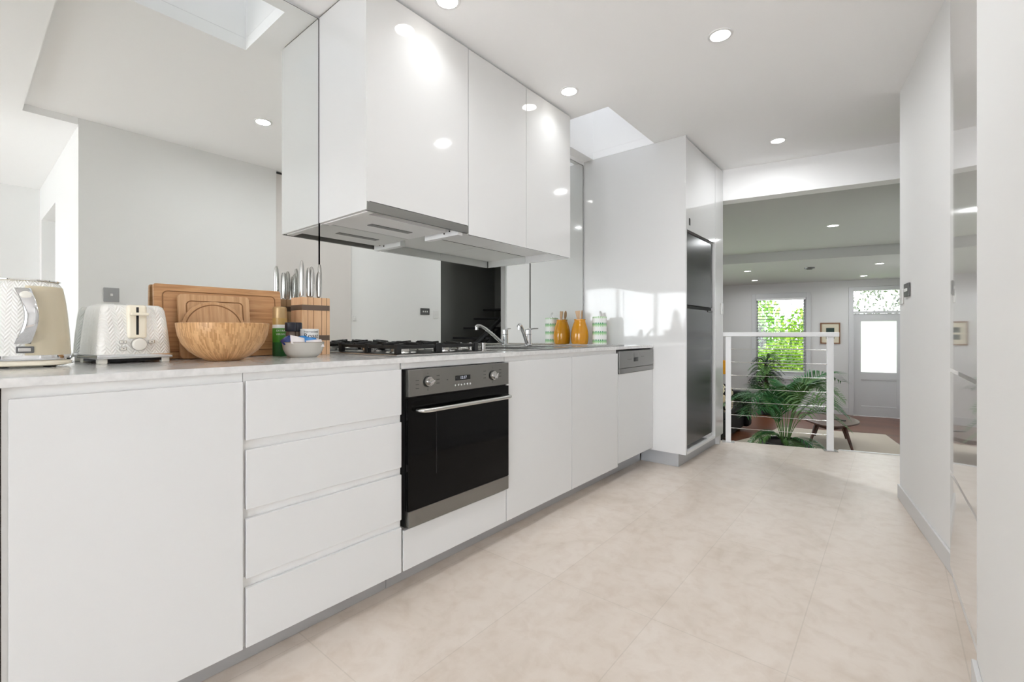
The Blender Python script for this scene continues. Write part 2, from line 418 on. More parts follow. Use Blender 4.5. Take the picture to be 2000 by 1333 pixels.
# angled end wall on the right of the walkway
struct('wall_walkway', MB().prism([(.20, 2.575), (.03, 3.63), (.15, 3.65), (.33, 2.585)], 0, ZC), 'wall', smooth=False)
def skew(t, o=0): return (.20-.17*t-.984*o, 2.575+1.055*t-.159*o)
a0, a1, b0, b1 = skew(0), skew(1), skew(0, .012), skew(1, .012)
struct('baseboard_right', MB().prism([a0, a1, (b1[0], b1[1]+.012), (b0[0], b0[1]-.005)], .001, .085, bev=.003), 'trim')
struct('baseboard_near', MB().box(.168, .18, .53, 1.82, .001, .085, .003), 'trim')
# charcoal stairwell behind the walkway wall
struct('wall_stair', MB().box(1.3, 1.4, 1.4, 6.1, 0, ZC).box(.4, 1.3, 6.0, 6.1, 0, ZC).box(.33, 1.3, 2.6, 2.7, 0, ZC), 'dark', smooth=False)
struct('ceiling_stair', MB().box(.31, 1.4, 4.951, 6.1, ZC, ZC+.06), 'dark', smooth=False)
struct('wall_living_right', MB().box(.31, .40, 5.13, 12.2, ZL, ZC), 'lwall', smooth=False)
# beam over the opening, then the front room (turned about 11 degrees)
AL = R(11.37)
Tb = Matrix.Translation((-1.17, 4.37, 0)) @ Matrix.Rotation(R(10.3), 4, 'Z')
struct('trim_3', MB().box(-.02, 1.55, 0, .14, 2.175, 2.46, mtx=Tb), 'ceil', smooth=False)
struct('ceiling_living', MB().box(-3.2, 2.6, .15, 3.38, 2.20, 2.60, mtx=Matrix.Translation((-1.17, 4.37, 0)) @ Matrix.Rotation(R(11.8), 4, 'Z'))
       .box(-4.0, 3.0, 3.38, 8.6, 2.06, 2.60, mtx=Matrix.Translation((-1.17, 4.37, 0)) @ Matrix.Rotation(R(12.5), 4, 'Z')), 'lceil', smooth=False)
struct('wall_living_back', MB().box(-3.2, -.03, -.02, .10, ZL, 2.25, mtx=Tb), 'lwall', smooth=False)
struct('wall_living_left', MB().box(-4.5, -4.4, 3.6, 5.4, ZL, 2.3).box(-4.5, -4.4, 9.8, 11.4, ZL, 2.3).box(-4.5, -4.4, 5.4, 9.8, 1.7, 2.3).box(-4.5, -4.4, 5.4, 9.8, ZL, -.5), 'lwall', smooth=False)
# front wall with window and door; local x runs along the wall from its left end
FP = (-2.958, 11.14, 0)
def F(mb_fn, name, material, parent=None, **k):
    mb = MB(); mb_fn(mb)
    o = obj(name, mb, material, parent, **k)
    if parent is None: o.location = FP; o.rotation_euler = (0, 0, AL); tag(o, kind='structure')
    return o
WX0, WX1, WZ0, WZ1 = .60, 1.60, .06, 1.80
DX0, DX1, DZ1 = 2.36, 3.22, 1.86
wl = F(lambda b: b.box(-1.6, WX0, 0, .2, ZL, 2.3).box(WX0, WX1, 0, .2, ZL, WZ0).box(WX0, WX1, 0, .2, WZ1, 2.3)
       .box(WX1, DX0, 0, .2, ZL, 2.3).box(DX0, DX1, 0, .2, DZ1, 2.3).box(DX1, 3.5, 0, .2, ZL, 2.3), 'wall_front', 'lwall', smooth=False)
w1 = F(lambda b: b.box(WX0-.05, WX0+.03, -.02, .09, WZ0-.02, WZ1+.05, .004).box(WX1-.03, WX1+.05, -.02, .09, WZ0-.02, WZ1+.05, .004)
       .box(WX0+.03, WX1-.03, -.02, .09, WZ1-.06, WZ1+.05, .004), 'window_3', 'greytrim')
F(lambda b: b.box(WX0-.12, WX1+.12, -.08, .1, WZ0-.06, WZ0-.02, .004).box(WX0-.08, WX1+.08, -.03, 0, WZ0-.13, WZ0-.06, .004), 'window_sill', 'greytrim', w1)
F(lambda b: b.box(WX0+.03, WX0+.075, .04, .08, .06, 1.74).box(WX1-.075, WX1-.03, .04, .08, .06, 1.74).box(WX0+.03, WX1-.03, .04, .08, .06, .15)
  .box(WX0+.03, WX1-.03, .04, .08, .90, .95), 'window_sash', 'greytrim', w1)
F(lambda b: b.box(WX0+.06, WX1-.06, .058, .062, .14, 1.74), 'glass', 'glass', w1)
dr = F(lambda b: b.box(DX0-.06, DX0+.02, -.025, .09, ZL, DZ1+.06, .004).box(DX1-.02, DX1+.06, -.025, .09, ZL, DZ1+.06, .004)
       .box(DX0+.02, DX1-.02, -.025, .09, DZ1-.02, DZ1+.06, .004).box(DX0+.02, DX1-.02, -.01, .09, 1.384, 1.43, .003), 'door_2', 'greytrim')
F(lambda b: b.box(DX0+.022, DX0+.147, .02, .06, ZL+.004, 1.38).box(DX1-.147, DX1-.022, .02, .06, ZL+.004, 1.38).box(DX0+.147, DX1-.147, .02, .06, 1.227, 1.38)
  .box(DX0+.147, DX1-.147, .02, .06, .07, .206).box(DX0+.147, DX1-.147, .034, .05, -.50, .07).box(DX0+.147, DX1-.147, .02, .06, ZL+.004, -.50)
  .box(DX0+.147, DX1-.147, .022, .05, .045, .07, .006).box(DX0+.147, DX1-.147, .022, .05, -.50, -.475, .006), 'door_leaf', 'greytrim', dr, smooth=False)
F(lambda b: b.box(DX0+.147, DX1-.147, .036, .042, .206, 1.227), 'frosted_glass', 'frost', dr)
F(lambda b: b.box(DX0+.02, DX1-.02, .036, .042, 1.43, 1.84), 'transom_glass', 'glass', dr)
F(lambda b: b.cyl((DX1-.08, .02, .38), (DX1-.08, -.03, .38), .012).lathe([(0, 0), (.02, .004), (.026, .02), (.02, .034), (0, .038)], mtx=Matrix.Translation((DX1-.08, -.03, .38)) @ Matrix.Rotation(PI/2, 4, 'X'), seg=20), 'door_knob', 'satinchrome', dr)
F(lambda b: b.box(-1.6, DX0-.06, -.015, 0, ZL, ZL+.15, .003).box(DX1+.06, 3.4, -.015, 0, ZL, ZL+.15, .003), 'baseboard_front', 'greytrim')
# ground outside, both ends
struct('ground', MB().box(-9, 9, 12.2, 26, -1.1, -1.0).box(-9, 9, 4.1, 12.2, -1.3, -1.2), 'lawn', smooth=False)
struct('ground_terrace', MB().box(-7, 8, -12, -3.31, -.2, -.02), 'paving', smooth=False)

# ------------------------------------------------------------------ mirror splashback panels
def mirror(name, y0, y1, z0, z1, label):
    t = thing(name, label, 'mirror', (MX, y0, z0), group='mirror splashback panels')
    o = (MX, y0, z0)
    obj('mirror_glass', MB(o).box(MX-.005, MX, y0, y1, z0, z1), 'mirror', t, smooth=False)
    obj('backing', MB(o).box(MX-.011, MX-.0055, y0-.006, y1+.013, z0, z1+.006), 'seam', t, smooth=False)
mirror('mirror_panel', -1.2, 1.061, ZB+.001, 2.437, 'tall mirror panel behind the kettle, toaster and chopping boards')
mirror('mirror_panel', 1.069, 2.652, ZB+.001, 1.541, 'low mirror splashback panel behind the gas cooktop, under the wall cabinets')
mirror('mirror_panel', 2.664, 3.396, ZB+.001, 2.415, 'narrow mirror panel behind the yellow jar, beside the tall white panel')
struct('trim_4', MB().box(-2.041, -2.031, 2.655, 3.41, 2.422, 2.4499), 'ceil', smooth=False)

# ------------------------------------------------------------------ base cabinets
def body(t, o, y0, y1, zt=.884, front=FX-.013, gap=.0):
    obj('cabinet_body', MB(o).box(-2.035, front-.001, y0+.001, y1-.001, .1, zt), 'carc', t, smooth=False)
    obj('plinth', MB(o).box(-1.54, -1.525, y0, y1, .001, .1), 'plinth', t, smooth=False)
def door(t, o, y0, y1, z0, z1, name='door', mt='satin', x=FX, bev=.0015, gap=.0016):
    return obj(name, MB(o).box(x-.013, x, y0+gap, y1-gap, z0, z1, bev), mt, t)
# far left cabinet (only its edge shows)
o = (FX, -.45, 0); t = thing('base_cabinet', 'white base cabinet at the far left end, cut by the photo edge', 'cabinet', o, group='base cabinets')
body(t, o, -.45, .058); door(t, o, -.45, .054, .1, .884)
o = (FX, .06, 0); t = thing('base_cabinet', 'white single door base cabinet under the kettle and toaster', 'cabinet', o, group='base cabinets')
body(t, o, .06, .524); door(t, o, .069, .522, .1, .86)
o = (FX, .524, 0); t = thing('drawer_cabinet', 'white base cabinet of four handleless drawers left of the oven', 'cabinet', o, group='base cabinets')
body(t, o, .524, 1.070)
for z0, z1 in ((.692, .862), (.494, .664), (.297, .467), (.1, .269)): door(t, o, .527, 1.068, z0, z1, 'drawer')
o = (FX, 1.073, 0); t = thing('oven_cabinet', 'white oven housing with a low panel under the black oven', 'cabinet', o, group='base cabinets')
body(t, o, 1.072, 1.674, front=FX-.03)
obj('top_rail', MB(o).box(-1.449, FX-.012, 1.076, 1.67, .862, .884), 'carc', t, smooth=False)
door(t, o, 1.074, 1.673, .1, .252, 'lower_panel')
o = (FX, 1.674, 0); t = thing('sink_cabinet', 'white two door base cabinet under the sink, right of the oven', 'cabinet', o, group='base cabinets')
body(t, o, 1.674, 2.828, zt=.735)
obj('front_rail', MB(o).box(-1.452, FX-.014, 1.675, 2.827, .736, .884), 'carc', t, smooth=False)
door(t, o, 1.674, 2.254, .1, .86); door(t, o, 2.254, 2.828, .1, .86)

# ------------------------------------------------------------------ oven
ox = FX+.018
o = (ox, 1.376, .258); t = thing('oven', 'built-in oven with black glass door and steel control panel', 'oven', o)
obj('oven_body', MB(o).box(FX-.029, FX-.001, 1.082, 1.669, .262, .858), 'black', t, smooth=False)
obj('control_panel', MB(o).box(FX-.001, ox, 1.086, 1.669, .757, .858, .0015), 'steel', t)
od = obj('oven_door', MB(o).box(FX-.001, ox, 1.083, 1.669, .325, .750, .001), 'blackglass', t)
obj('inner_frame', MB(o).box(ox-.0005, ox+.0004, 1.22, 1.223, .44, .70), 'black', od, smooth=False)
obj('door_trim', MB(o).box(FX-.001, ox, 1.086, 1.669, .262, .3235, .0015), 'steel', t)
h = MB(o); hz = .703
h.tube([(ox, 1.125, hz), (ox+.018, 1.127, hz), (ox+.031, 1.134, hz), (ox+.038, 1.15, hz)] + [(ox+.04, 1.18+.045*i, hz) for i in range(10)] + [(ox+.038, 1.62, hz), (ox+.031, 1.642, hz), (ox+.018, 1.65, hz), (ox, 1.652, hz)], .0085, 14)
obj('handle', h, 'satinchrome', t)
def knob(y, z, a):
    k = obj('knob', MB(o).cyl((ox, y, z), (ox+.012, y, z), .019).cyl((ox+.012, y, z), (ox+.024, y, z), .015, .013), 'satinchrome', t)
    obj('knob_grip', MB(o).box(-.003, .003, -.013, .013, .024, .032, .002, mtx=Matrix.Translation((ox, y, z)) @ Matrix.Rotation(PI/2, 4, 'Y') @ Matrix.Rotation(a, 4, 'Z')), 'chrome', k)
    obj('knob_ring', MB(o).cyl((ox, y, z), (ox+.003, y, z), .022), 'black', k)
knob(1.178, .809, .3); knob(1.555, .806, 1.2)
RX = (PI/2, 0, PI/2)
obj('display', MB(o).box(ox, ox+.0015, 1.325, 1.412, .800, .820, .001), 'black', t)
text('display_digits', '12:17', .017, t, (ox+.0018-o[0], 1.37-o[1], .810-o[2]), RX, 'led')
for i in range(6):
    obj('button', MB(o).cyl((ox, 1.322+i*.0175, .7815), (ox+.003, 1.322+i*.0175, .7815), .0042, seg=12), 'chrome', t)
for (cy, n0) in ((1.178, 0), (1.555, 1)):
    for s_ in (-1, 1):
        for i in range(3):
            z = .828-i*.015 - (.012 if s_ < 0 and n0 == 0 else 0); y = cy+s_*.052
            obj('dial_mark', MB(o).box(ox, ox+.0004, y-.008, y+.008, z-.0015, z+.0015), 'greyink', t, smooth=False)
    for za, zb in ((.772, .782), (.838, .842)):
        obj('dial_mark', MB(o).box(ox, ox+.0004, cy-.001, cy+.001, za, zb), 'greyink', t, smooth=False)
obj('indicator', MB(o).box(ox, ox+.0004, 1.276, 1.284, .806, .809), 'greyink', t, smooth=False)

# ------------------------------------------------------------------ dishwasher
o = (FX, 3.118, 0); t = thing('dishwasher', 'integrated dishwasher with grey control strip and white door, beside the tall panel', 'dishwasher', o)
obj('dishwasher_body', MB(o).box(-2.03, FX-.02, 2.83, 3.407, .12, .876), 'black', t, smooth=False)
dx = FX+.006
obj('control_panel', MB(o).box(FX-.019, dx, 2.836, 3.404, .757, .873, .002), 'steel', t)
obj('panel_lip', MB(o).box(FX-.019, dx, 2.836, 3.404, .722, .7545, .002), 'steel', t)
door(t, o, 2.832, 3.406, .12, .719, x=FX)
obj('pocket_handle', MB(o).box(dx-.0005, dx+.001, 3.06, 3.135, .825, .853, .002), 'steel', t)
obj('display', MB(o).box(dx-.0005, dx+.0015, 3.06, 3.13, .795, .823, .001), 'black', t)
for i in range(5): obj('panel_mark', MB(o).box(dx, dx+.0006, 2.96+i*.014, 2.968+i*.014, .812, .816), 'greyink', t, smooth=False)
for i in range(3): obj('panel_mark', MB(o).box(dx, dx+.0006, 3.18+i*.02, 3.192+i*.02, .824, .829), 'greyink', t, smooth=False)
obj('plinth', MB(o).box(-1.54, -1.525, 2.829, 3.409, .001, .118), 'plinth', t, smooth=False)

# ------------------------------------------------------------------ benchtop (one slab with two bowl cut-outs)
o = (FX, -.45, .885)
y0, y1, xf, xb = -.45, 3.408, FX+.004, MX-.004
B1 = (-1.92, -1.56, 1.93, 2.28); B2 = (-1.92, -1.56, 2.33, 2.58)
bt = MB(o)
b = bmesh.new()
xs = sorted({xb, B1[0], B1[1], xf}); ys = [y0, B1[2], B1[3], B2[2], B2[3], y1]
V = {}
for zi, z in enumerate((.885, ZB)):
    for i, x in enumerate(xs):
        for j, y in enumerate(ys): V[i, j, zi] = b.verts.new((x, y, z))
cells = {(i, j) for i in range(3) for j in range(5)} - {(1, 1), (1, 3)}
for (i, j) in cells:
    b.faces.new((V[i, j, 1], V[i+1, j, 1], V[i+1, j+1, 1], V[i, j+1, 1])); b.faces.new((V[i, j, 0], V[i, j+1, 0], V[i+1, j+1, 0], V[i+1, j, 0]))
    for (di, dj, p, q_) in ((-1, 0, (i, j), (i, j+1)), (1, 0, (i+1, j), (i+1, j+1)), (0, -1, (i, j), (i+1, j)), (0, 1, (i, j+1), (i+1, j+1))):
        if (i+di, j+dj) not in cells: b.faces.new((V[p[0], p[1], 0], V[q_[0], q_[1], 0], V[q_[0], q_[1], 1], V[p[0], p[1], 1]))
bmesh.ops.recalc_face_normals(b, faces=b.faces)
bmesh.ops.bevel(b, geom=[e for e in b.edges if abs(e.verts[0].co.x-xf) < 1e-5 and abs(e.verts[1].co.x-xf) < 1e-5 and abs(e.verts[0].co.z-e.verts[1].co.z) < 1e-5], offset=.0015, segments=2, affect='EDGES')
bt.add(b)
bench = tag(obj('benchtop', bt, 'stone', smooth=False, loc=o), 'long pale grey stone benchtop running to the tall white panel', 'benchtop')

# ------------------------------------------------------------------ sink and tap
o = (-1.72, 2.45, ZB); t = thing('sink', 'stainless steel double bowl sink with drainer set in the benchtop', 'sink', o)
q = MB(o); zt = ZB+.004
for (x0, x1, ya, yb) in ((-1.97, B1[0]+.004, 1.84, 3.04), (B1[1]-.004, -1.48, 1.84, 3.04), (B1[0]+.004, B1[1]-.004, 1.84, 1.934), (B1[0]+.004, B1[1]-.004, 2.276, 2.334), (B1[0]+.004, B1[1]-.004, 2.576, 3.04)):
    q.box(x0, x1, ya, yb, ZB+.0005, zt)
obj('sink_flange', q, 'steel2', t, smooth=False)
q = MB(o).tube([(-1.97, 1.84, zt), (-1.48, 1.84, zt), (-1.48, 3.04, zt), (-1.97, 3.04, zt), (-1.97, 1.84, zt)], .0025, 8)
obj('raised_edge', q, 'steel2', t)
for (x0, x1, ya, yb, dep) in (B1+(.16,), B2+(.11,)):
    x0 += .005; x1 -= .005; ya += .005; yb -= .005
    q = MB(o); q.box(x0, x1, ya, yb, ZB-dep-.002, ZB-dep); q.box(x0, x0+.0015, ya, yb, ZB-dep, zt); q.box(x1-.0015, x1, ya, yb, ZB-dep, zt)
    q.box(x0, x1, ya, ya+.0015, ZB-dep, zt); q.box(x0, x1, yb-.0015, yb, ZB-dep, zt)
    bo = obj('sink_bowl', q, 'steel2', t, smooth=False)
    obj('drain', MB(o).cyl(((x0+x1)/2, (ya+yb)/2, ZB-dep), ((x0+x1)/2, (ya+yb)/2, ZB-dep+.004), .04), 'chrome', bo)
q = MB(o)
for i in range(9): q.box(-1.90+.045*i-.005, -1.90+.045*i+.005, 2.64, 2.98, zt-.0005, zt+.002, .0015)
obj('drainer_ridges', q, 'steel2', t)
TB = (-1.925, 2.50)
o = (TB[0], TB[1], zt); t = thing('kitchen_tap', 'chrome mixer tap with long angled spout behind the sink', 'tap', o)
obj('tap_body', MB(o).lathe([(0, 0), (.028, 0), (.028, .006), (.023, .01), (.022, .075), (.0235, .078), (.0235, .082), (.022, .085), (.0225, .108), (.018, .114), (0, .115)], c=(TB[0], TB[1], zt), seg=32), 'chrome', t)
A = Vector((TB[0]+.004, TB[1]-.018, zt+.018)); Bt = Vector((-1.845, 2.305, zt+.135))
sp_ = MB(o).tube([A, A.lerp(Bt, .15)+Vector((0, 0, .0)), A.lerp(Bt, .4)+Vector((0, 0, .010)), A.lerp(Bt, .7)+Vector((0, 0, .018)), A.lerp(Bt, .9)+Vector((0, 0, .014)), Bt+Vector((0, 0, .003)), Bt+Vector((.005, -.014, -.006))], [.012, .012, .0115, .011, .011, .012, .012], 14)
so = obj('spout', sp_, 'chrome', t)
obj('aerator', MB(o).cyl(Bt+Vector((.003, -.008, -.026)), Bt+Vector((.003, -.008, 0)), .011, seg=18), 'chrome', so)
obj('lever', MB(o).tube([(TB[0], TB[1], zt+.112), (TB[0]+.01, TB[1]+.03, zt+.118), (TB[0]+.02, TB[1]+.085, zt+.120)], [.007, .005, .004], 10), 'chrome', t)

# ------------------------------------------------------------------ gas cooktop
CY0, CY1, CX0, CX1 = 1.098, 1.70, -1.985, -1.492
o = (-1.735, 1.40, ZB); t = thing('gas_cooktop', 'gas cooktop with black trivets and steel surround above the oven', 'cooktop', o)
obj('cooktop_tray', MB(o).box(CX0, CX1, CY0, CY1, ZB+.0006, ZB+.008, .003), 'steel2', t)
obj('black_surface', MB(o).box(CX0+.018, CX1-.014, CY0+.018, CY1-.1, ZB+.007, ZB+.0095, .001), 'black', t)
burn = [(-1.62, 1.215, .046), (-1.86, 1.215, .036), (-1.62, 1.455, .034), (-1.86, 1.455, .050)]
for x, y, r in burn:
    bo = obj('burner', MB(o).lathe([(0, 0), (r+.022, 0), (r+.016, .006), (r, .007), (r, .02), (0, .021)], c=(x, y, ZB+.0092), seg=36), 'satinchrome', t)
    obj('burner_cap', MB(o).lathe([(0, .021), (r-.004, .021), (r-.002, .024), (r-.006, .029), (0, .030)], c=(x, y, ZB+.0092), seg=36), 'iron', bo)
def trivet(ya, yb):
    q = MB(o); x0, x1 = CX0+.04, CX1-.035; zt_ = ZB+.048; r = .0055
    def bar(p, q2, w=.0055, hh=.007):
        p, q2 = Vector(p), Vector(q2); d = q2-p; L_ = d.length
        q.box(0, L_, -w, w, -hh, hh, .002, mtx=Matrix.Translation(p) @ d.to_track_quat('X', 'Z').to_matrix().to_4x4())
    for x in (x0, x1): bar((x, ya, zt_-.012), (x, yb, zt_-.012))
    for y in (ya, yb): bar((x0, y, zt_-.012), (x1, y, zt_-.012))
    ym = (ya+yb)/2; xm = (x0+x1)/2
    bar((xm, ya, zt_-.012), (xm, yb, zt_-.012))
    for cx in ((x0+xm)/2, (xm+x1)/2):
        for y, dy in ((ya, 1), (yb, -1)): bar((cx, y, zt_-.006), (cx, y+dy*.075, zt_), hh=.008)
    for cx, s_ in ((x0, 1), (xm, -1), (xm, 1), (x1, -1)): bar((cx, ym, zt_-.006), (cx+s_*.075, ym, zt_), hh=.008)
    for x in (x0, xm, x1):
        for y in (ya, yb): q.box(x-.011, x+.011, y-.011, y+.011, ZB+.0092, zt_+.001, .003)
    return obj('trivet', q, 'iron', t)
trivet(1.128, 1.332); trivet(1.345, 1.570)
for x in (-1.80, -1.715, -1.63, -1.545):
    obj('knob', MB(o).lathe([(0, 0), (.018, 0), (.018, .004), (.012, .006), (.0115, .030), (.016, .031), (.016, .038), (0, .039)], c=(x, 1.645, ZB+.007), seg=24), 'satinchrome', t)

# ------------------------------------------------------------------ wall cabinets and range hood
UX = -1.65; UZ = 1.495
def upper(y0, y1, zb, zd, label, side=None):
    o = (UX, y0, zb); t = thing('wall_cabinet', label, 'cabinet', o, group='wall cabinets')
    obj('cabinet_body', MB(o).box(MX+.001, UX-.019, y0+(.018 if side else .001), y1-.001, zb, 2.444), 'carc', t, smooth=False)
    if side: obj('side_panel', MB(o).box(MX+.001, UX-.001 if side == 'l' else UX-.019, y0, y0+.017, 1.502, 2.444, .001), 'gloss', t)
    door(t, o, y0+(.0 if not side else .001), y1, zd, 2.432, mt='gloss', x=UX)
    return t, o
upper(1.064, 1.649, 1.545, 1.539, 'wall cabinet above the range hood, leftmost of the three', 'l')
upper(1.650, 2.125, 1.543, UZ, 'wall cabinet in the middle, between the hood cabinet and the last one')
t, o = upper(2.126, 2.600, 1.543, UZ, 'wall cabinet at the right end of the row, by the open ceiling well')
obj('side_panel', MB(o).box(MX+.001, UX-.019, 2.600, 2.618, UZ, 2.444, .001), 'gloss', t)
struct('trim_5', MB().box(MX, UX-.03, 1.066, 2.617, 2.4445, ZC), 'seam', smooth=False)
o = (UX, 1.36, 1.5); t = thing('range_hood', 'slide-out range hood with brushed steel front strip under the first wall cabinet', 'range hood', o)
obj('hood_body', MB(o).box(MX+.004, -1.735, 1.083, 1.57, 1.506, 1.543, .001), 'carc', t)
obj('side_rail', MB(o).box(MX+.004, UX-.02, 1.0825, 1.115, 1.499, 1.512, .001), 'carc', t)
obj('front_strip', MB(o).box(UX-.012, UX, 1.068, 1.648, 1.499, 1.5365, .001), 'steel', t)
obj('visor_gap_shade', MB(o).box(-1.7345, UX-.014, 1.116, 1.60, 1.535, 1.5435), 'seam', t, smooth=False)  # dark sheet painting the shade inside the open slide-out slot
obj('light_diffuser', MB(o).box(-1.907, -1.868, 1.235, 1.47, 1.5035, 1.5065, .001), 'darkplate', t)
br_ = obj('slide_bracket', MB(o).box(-1.925, UX-.02, 1.595, 1.628, 1.487, 1.53, .002), 'white', t)
for x, z in ((-1.73, 1.513), (-1.77, 1.505)): obj('screw', MB(o).cyl((x, 1.5955, z), (x, 1.592, z), .004, seg=10), 'black', br_)

# ------------------------------------------------------------------ fridge housing and fridge
o = (-1.17, 3.41, 0); t = thing('fridge_housing', 'tall glossy white panel and cupboard built around the black fridge', 'cabinet', o)
obj('end_panel', MB(o).box(MX-.008, -1.17, 3.410, 3.432, .1, 2.449, .001), 'gloss', t)
obj('top_cabinet', MB(o).box(-2.03, -1.19, 3.433, 4.135, 1.765, 2.436), 'carc', t, smooth=False)
dd = obj('top_door', MB(o).box(-1.189, -1.171, 3.434, 4.130, 1.762, 2.432, .0015), 'gloss', t)
obj('catch', MB(o).box(-1.171, -1.168, 3.478, 3.502, 1.80, 1.852, .001), 'black', dd)
obj('side_filler', MB(o).box(-2.03, -1.17, 4.134, 4.362, .1, 2.436, .0015), 'gloss', t)
obj('bottom_shelf', MB(o).box(-2.0, -1.17, 3.433, 4.133, .1, .118, .001), 'carc', t)
obj('plinth', MB(o).box(-1.245, -1.23, 3.44, 4.36, .001, .1).box(-1.524, -1.23, 3.4255, 3.44, .001, .1), 'plinth', t, smooth=False)
struct('trim_6', MB().box(-2.03, -1.2, 3.434, 4.36, 2.4365, ZC-.0005), 'seam', smooth=False)
o = (-1.2, 3.78, .119); t = thing('fridge', 'tall black fridge freezer recessed in the white housing', 'fridge', o)
obj('fridge_body', MB(o).box(-1.93, -1.245, 3.456, 4.110, .125, 1.752, .003), 'black', t)
for nm, z0, z1 in (('freezer_door', 1.208, 1.75), ('fridge_door', .150, 1.184)):
    dd = obj(nm, MB(o).box(-1.243, -1.188, 3.458, 4.108, z0, z1, .006), 'fridge', t)
    obj('door_edge', MB(o).box(-1.1885, -1.1862, 3.462, 3.468, z0+.01, z1-.01, .0005), 'satinchrome', dd)
obj('handle_recess', MB(o).box(-1.24, -1.196, 3.46, 4.105, 1.186, 1.206), 'blackmatte', t, smooth=False)
obj('hinge_cover', MB(o).box(-1.235, -1.183, 3.98, 4.10, 1.170, 1.1835, .003), 'black', t)
obj('foot_cover', MB(o).box(-1.24, -1.195, 3.99, 4.105, .119, .148, .003), 'whiteplastic', t)

# ------------------------------------------------------------------ pantry on the right
o = (.2, 1.83, 0); t = thing('pantry_cabinet', 'tall glossy cream pantry with two deep drawers, recessed in the right wall', 'cabinet', o, R(1.6))
obj('cabinet_body', MB(o).box(.222, .62, 1.828, 2.572, .0, 2.43), 'carc', t, smooth=False)
obj('tall_door', MB(o).box(.197, .221, 1.829, 2.560, .856, 2.425, .0015), 'pantry', t)
obj('drawer', MB(o).box(.197, .221, 1.829, 2.560, .446, .842, .0015), 'pantry', t)
obj('drawer', MB(o).box(.197, .221, 1.829, 2.560, .055, .432, .0015), 'pantry', t)
obj('kickboard', MB(o).box(.205, .2215, 1.829, 2.560, .001, .052), 'carc', t, smooth=False)
obj('top_gap_shade', MB(o).box(.215, .62, 1.829, 2.553, 2.4305, 2.449), 'seam', t, smooth=False)  # dark fill painting the shadow of the gap above the pantry

# ------------------------------------------------------------------ switches and outlet
def wplate(name, label, loc, rz, w_, h_, mt, n=1, cat='switch'):
    t = thing(name, label, cat, loc, rz)
    obj('plate', MB().box(-w_/2, w_/2, -.009, 0, -h_/2, h_/2, .003), mt, t)
    for i in range(n):
        x = (i-(n-1)/2)*.026
        obj('rocker', MB().box(x-.007, x+.007, -.013, -.008, -.009, .009, .002), 'whiteplastic', t)
    return t
aw = math.atan2(1.055, -.17)      # walkway wall direction
s1 = skew(.80, .001); wplate('light_switch', 'grey three gang light switch near the far end of the right wall', (s1[0], s1[1], 1.24), aw-PI, .118, .075, 'darkplate', 3)
s2 = skew(.935, .001); wplate('light_switch', 'white switch plate at the very end of the right wall, beside the opening', (s2[0], s2[1], 1.21), aw-PI, .075, .085, 'whiteplastic', 1)
s3 = skew(.03, .001); wplate('light_switch', 'small white switch on the right wall next to the cream pantry', (s3[0], s3[1], 1.145), aw-PI, .03, .05, 'whiteplastic', 1)
wplate('power_outlet', 'square steel wall plate seen in the mirror above the toaster', (.1795, .70, 1.265), -PI/2, .085, .10, 'plate', 1, 'outlet')
wplate('light_switch', 'white switch plate on the end of the fridge housing', (-1.1695, 4.31, 1.21), PI/2, .05, .1, 'whiteplastic', 1)

# ------------------------------------------------------------------ downlights
def downlight(x, y, z, label, group, energy, mt='lens', r=.045, ang=172):
    t = thing('downlight', label, 'downlight', (x, y, z), group=group)
    obj('trim_ring', MB().lathe([(r, -.0035), (r+.011, -.003), (r+.013, -.0005), (r+.013, .0), (r, .0), (r, -.0035)], seg=40), 'white', t)
    obj('lens', MB().lathe([(0, -.0025), (r, -.0025), (r, -.001), (0, -.001)], seg=40), mt, t)
    l = bpy.data.lights.new('lamp', 'AREA'); l.shape = 'DISK'; l.size = 2*r-.004; l.energy = energy*.14; l.spread = R(ang)
    l.color = (.95, .975, 1)
    lo = bpy.data.objects.new('lamp', l); C.objects.link(lo); lo.parent = t; lo.location = (0, 0, -.004)
KG, LG = 'kitchen ceiling downlights', 'front room ceiling downlights'
EK = 22
downlight(-1.50, 1.37, ZC, 'round ceiling downlight in front of the range hood cabinet, at the top edge', KG, 2.6, ang=120)
downlight(-1.50, 2.35, ZC, 'round ceiling downlight in front of the last wall cabinet', KG, 2.6, ang=120)
downlight(-.65, 2.377, ZC, 'round ceiling downlight in the middle of the kitchen ceiling, the largest in view', KG, EK)
downlight(-.673, 3.96, ZC, 'round ceiling downlight nearest the beam over the opening', KG, EK)
downlight(-.72, 1.35, ZC, 'round ceiling downlight seen only reflected in the tall mirror panel', KG, EK)
EL = 34
for x, y, z, lb in ((-.522, 6.276, 2.2, 'single downlight on the upper front room ceiling, just past the beam'),
                    (-1.939, 8.715, 2.06, 'downlight on the lower front room ceiling, left pair, nearer one'),
                    (-2.169, 10.346, 2.06, 'downlight on the lower front room ceiling, left pair, nearer the window wall'),
                    (-.163, 9.038, 2.06, 'downlight on the lower front room ceiling, right pair, nearer one'),
                    (-.427, 10.804, 2.06, 'downlight on the lower front room ceiling, right pair, nearer the front door')):
    downlight(x, y, z, lb, LG, EL, 'lensdim', .05)
downlight(.80, 3.30, ZC, 'unseen round downlight added to brighten the dark stairwell behind the right wall', 'added stairwell lights', 70)  # hidden lamp put in to lift the stairwell's brightness
t = thing('smoke_alarm', 'small dark round smoke alarm on the front room ceiling', 'smoke alarm', (-1.054, 8.879, 2.06))
obj('alarm_base', MB().lathe([(0, -.018), (.07, -.018), (.075, 0), (0, 0)], seg=32), 'darkplate', t)
obj('alarm_dome', MB().lathe([(0, -.036), (.035, -.034), (.048, -.019), (0, -.019)], seg=32), 'darkplate', t)

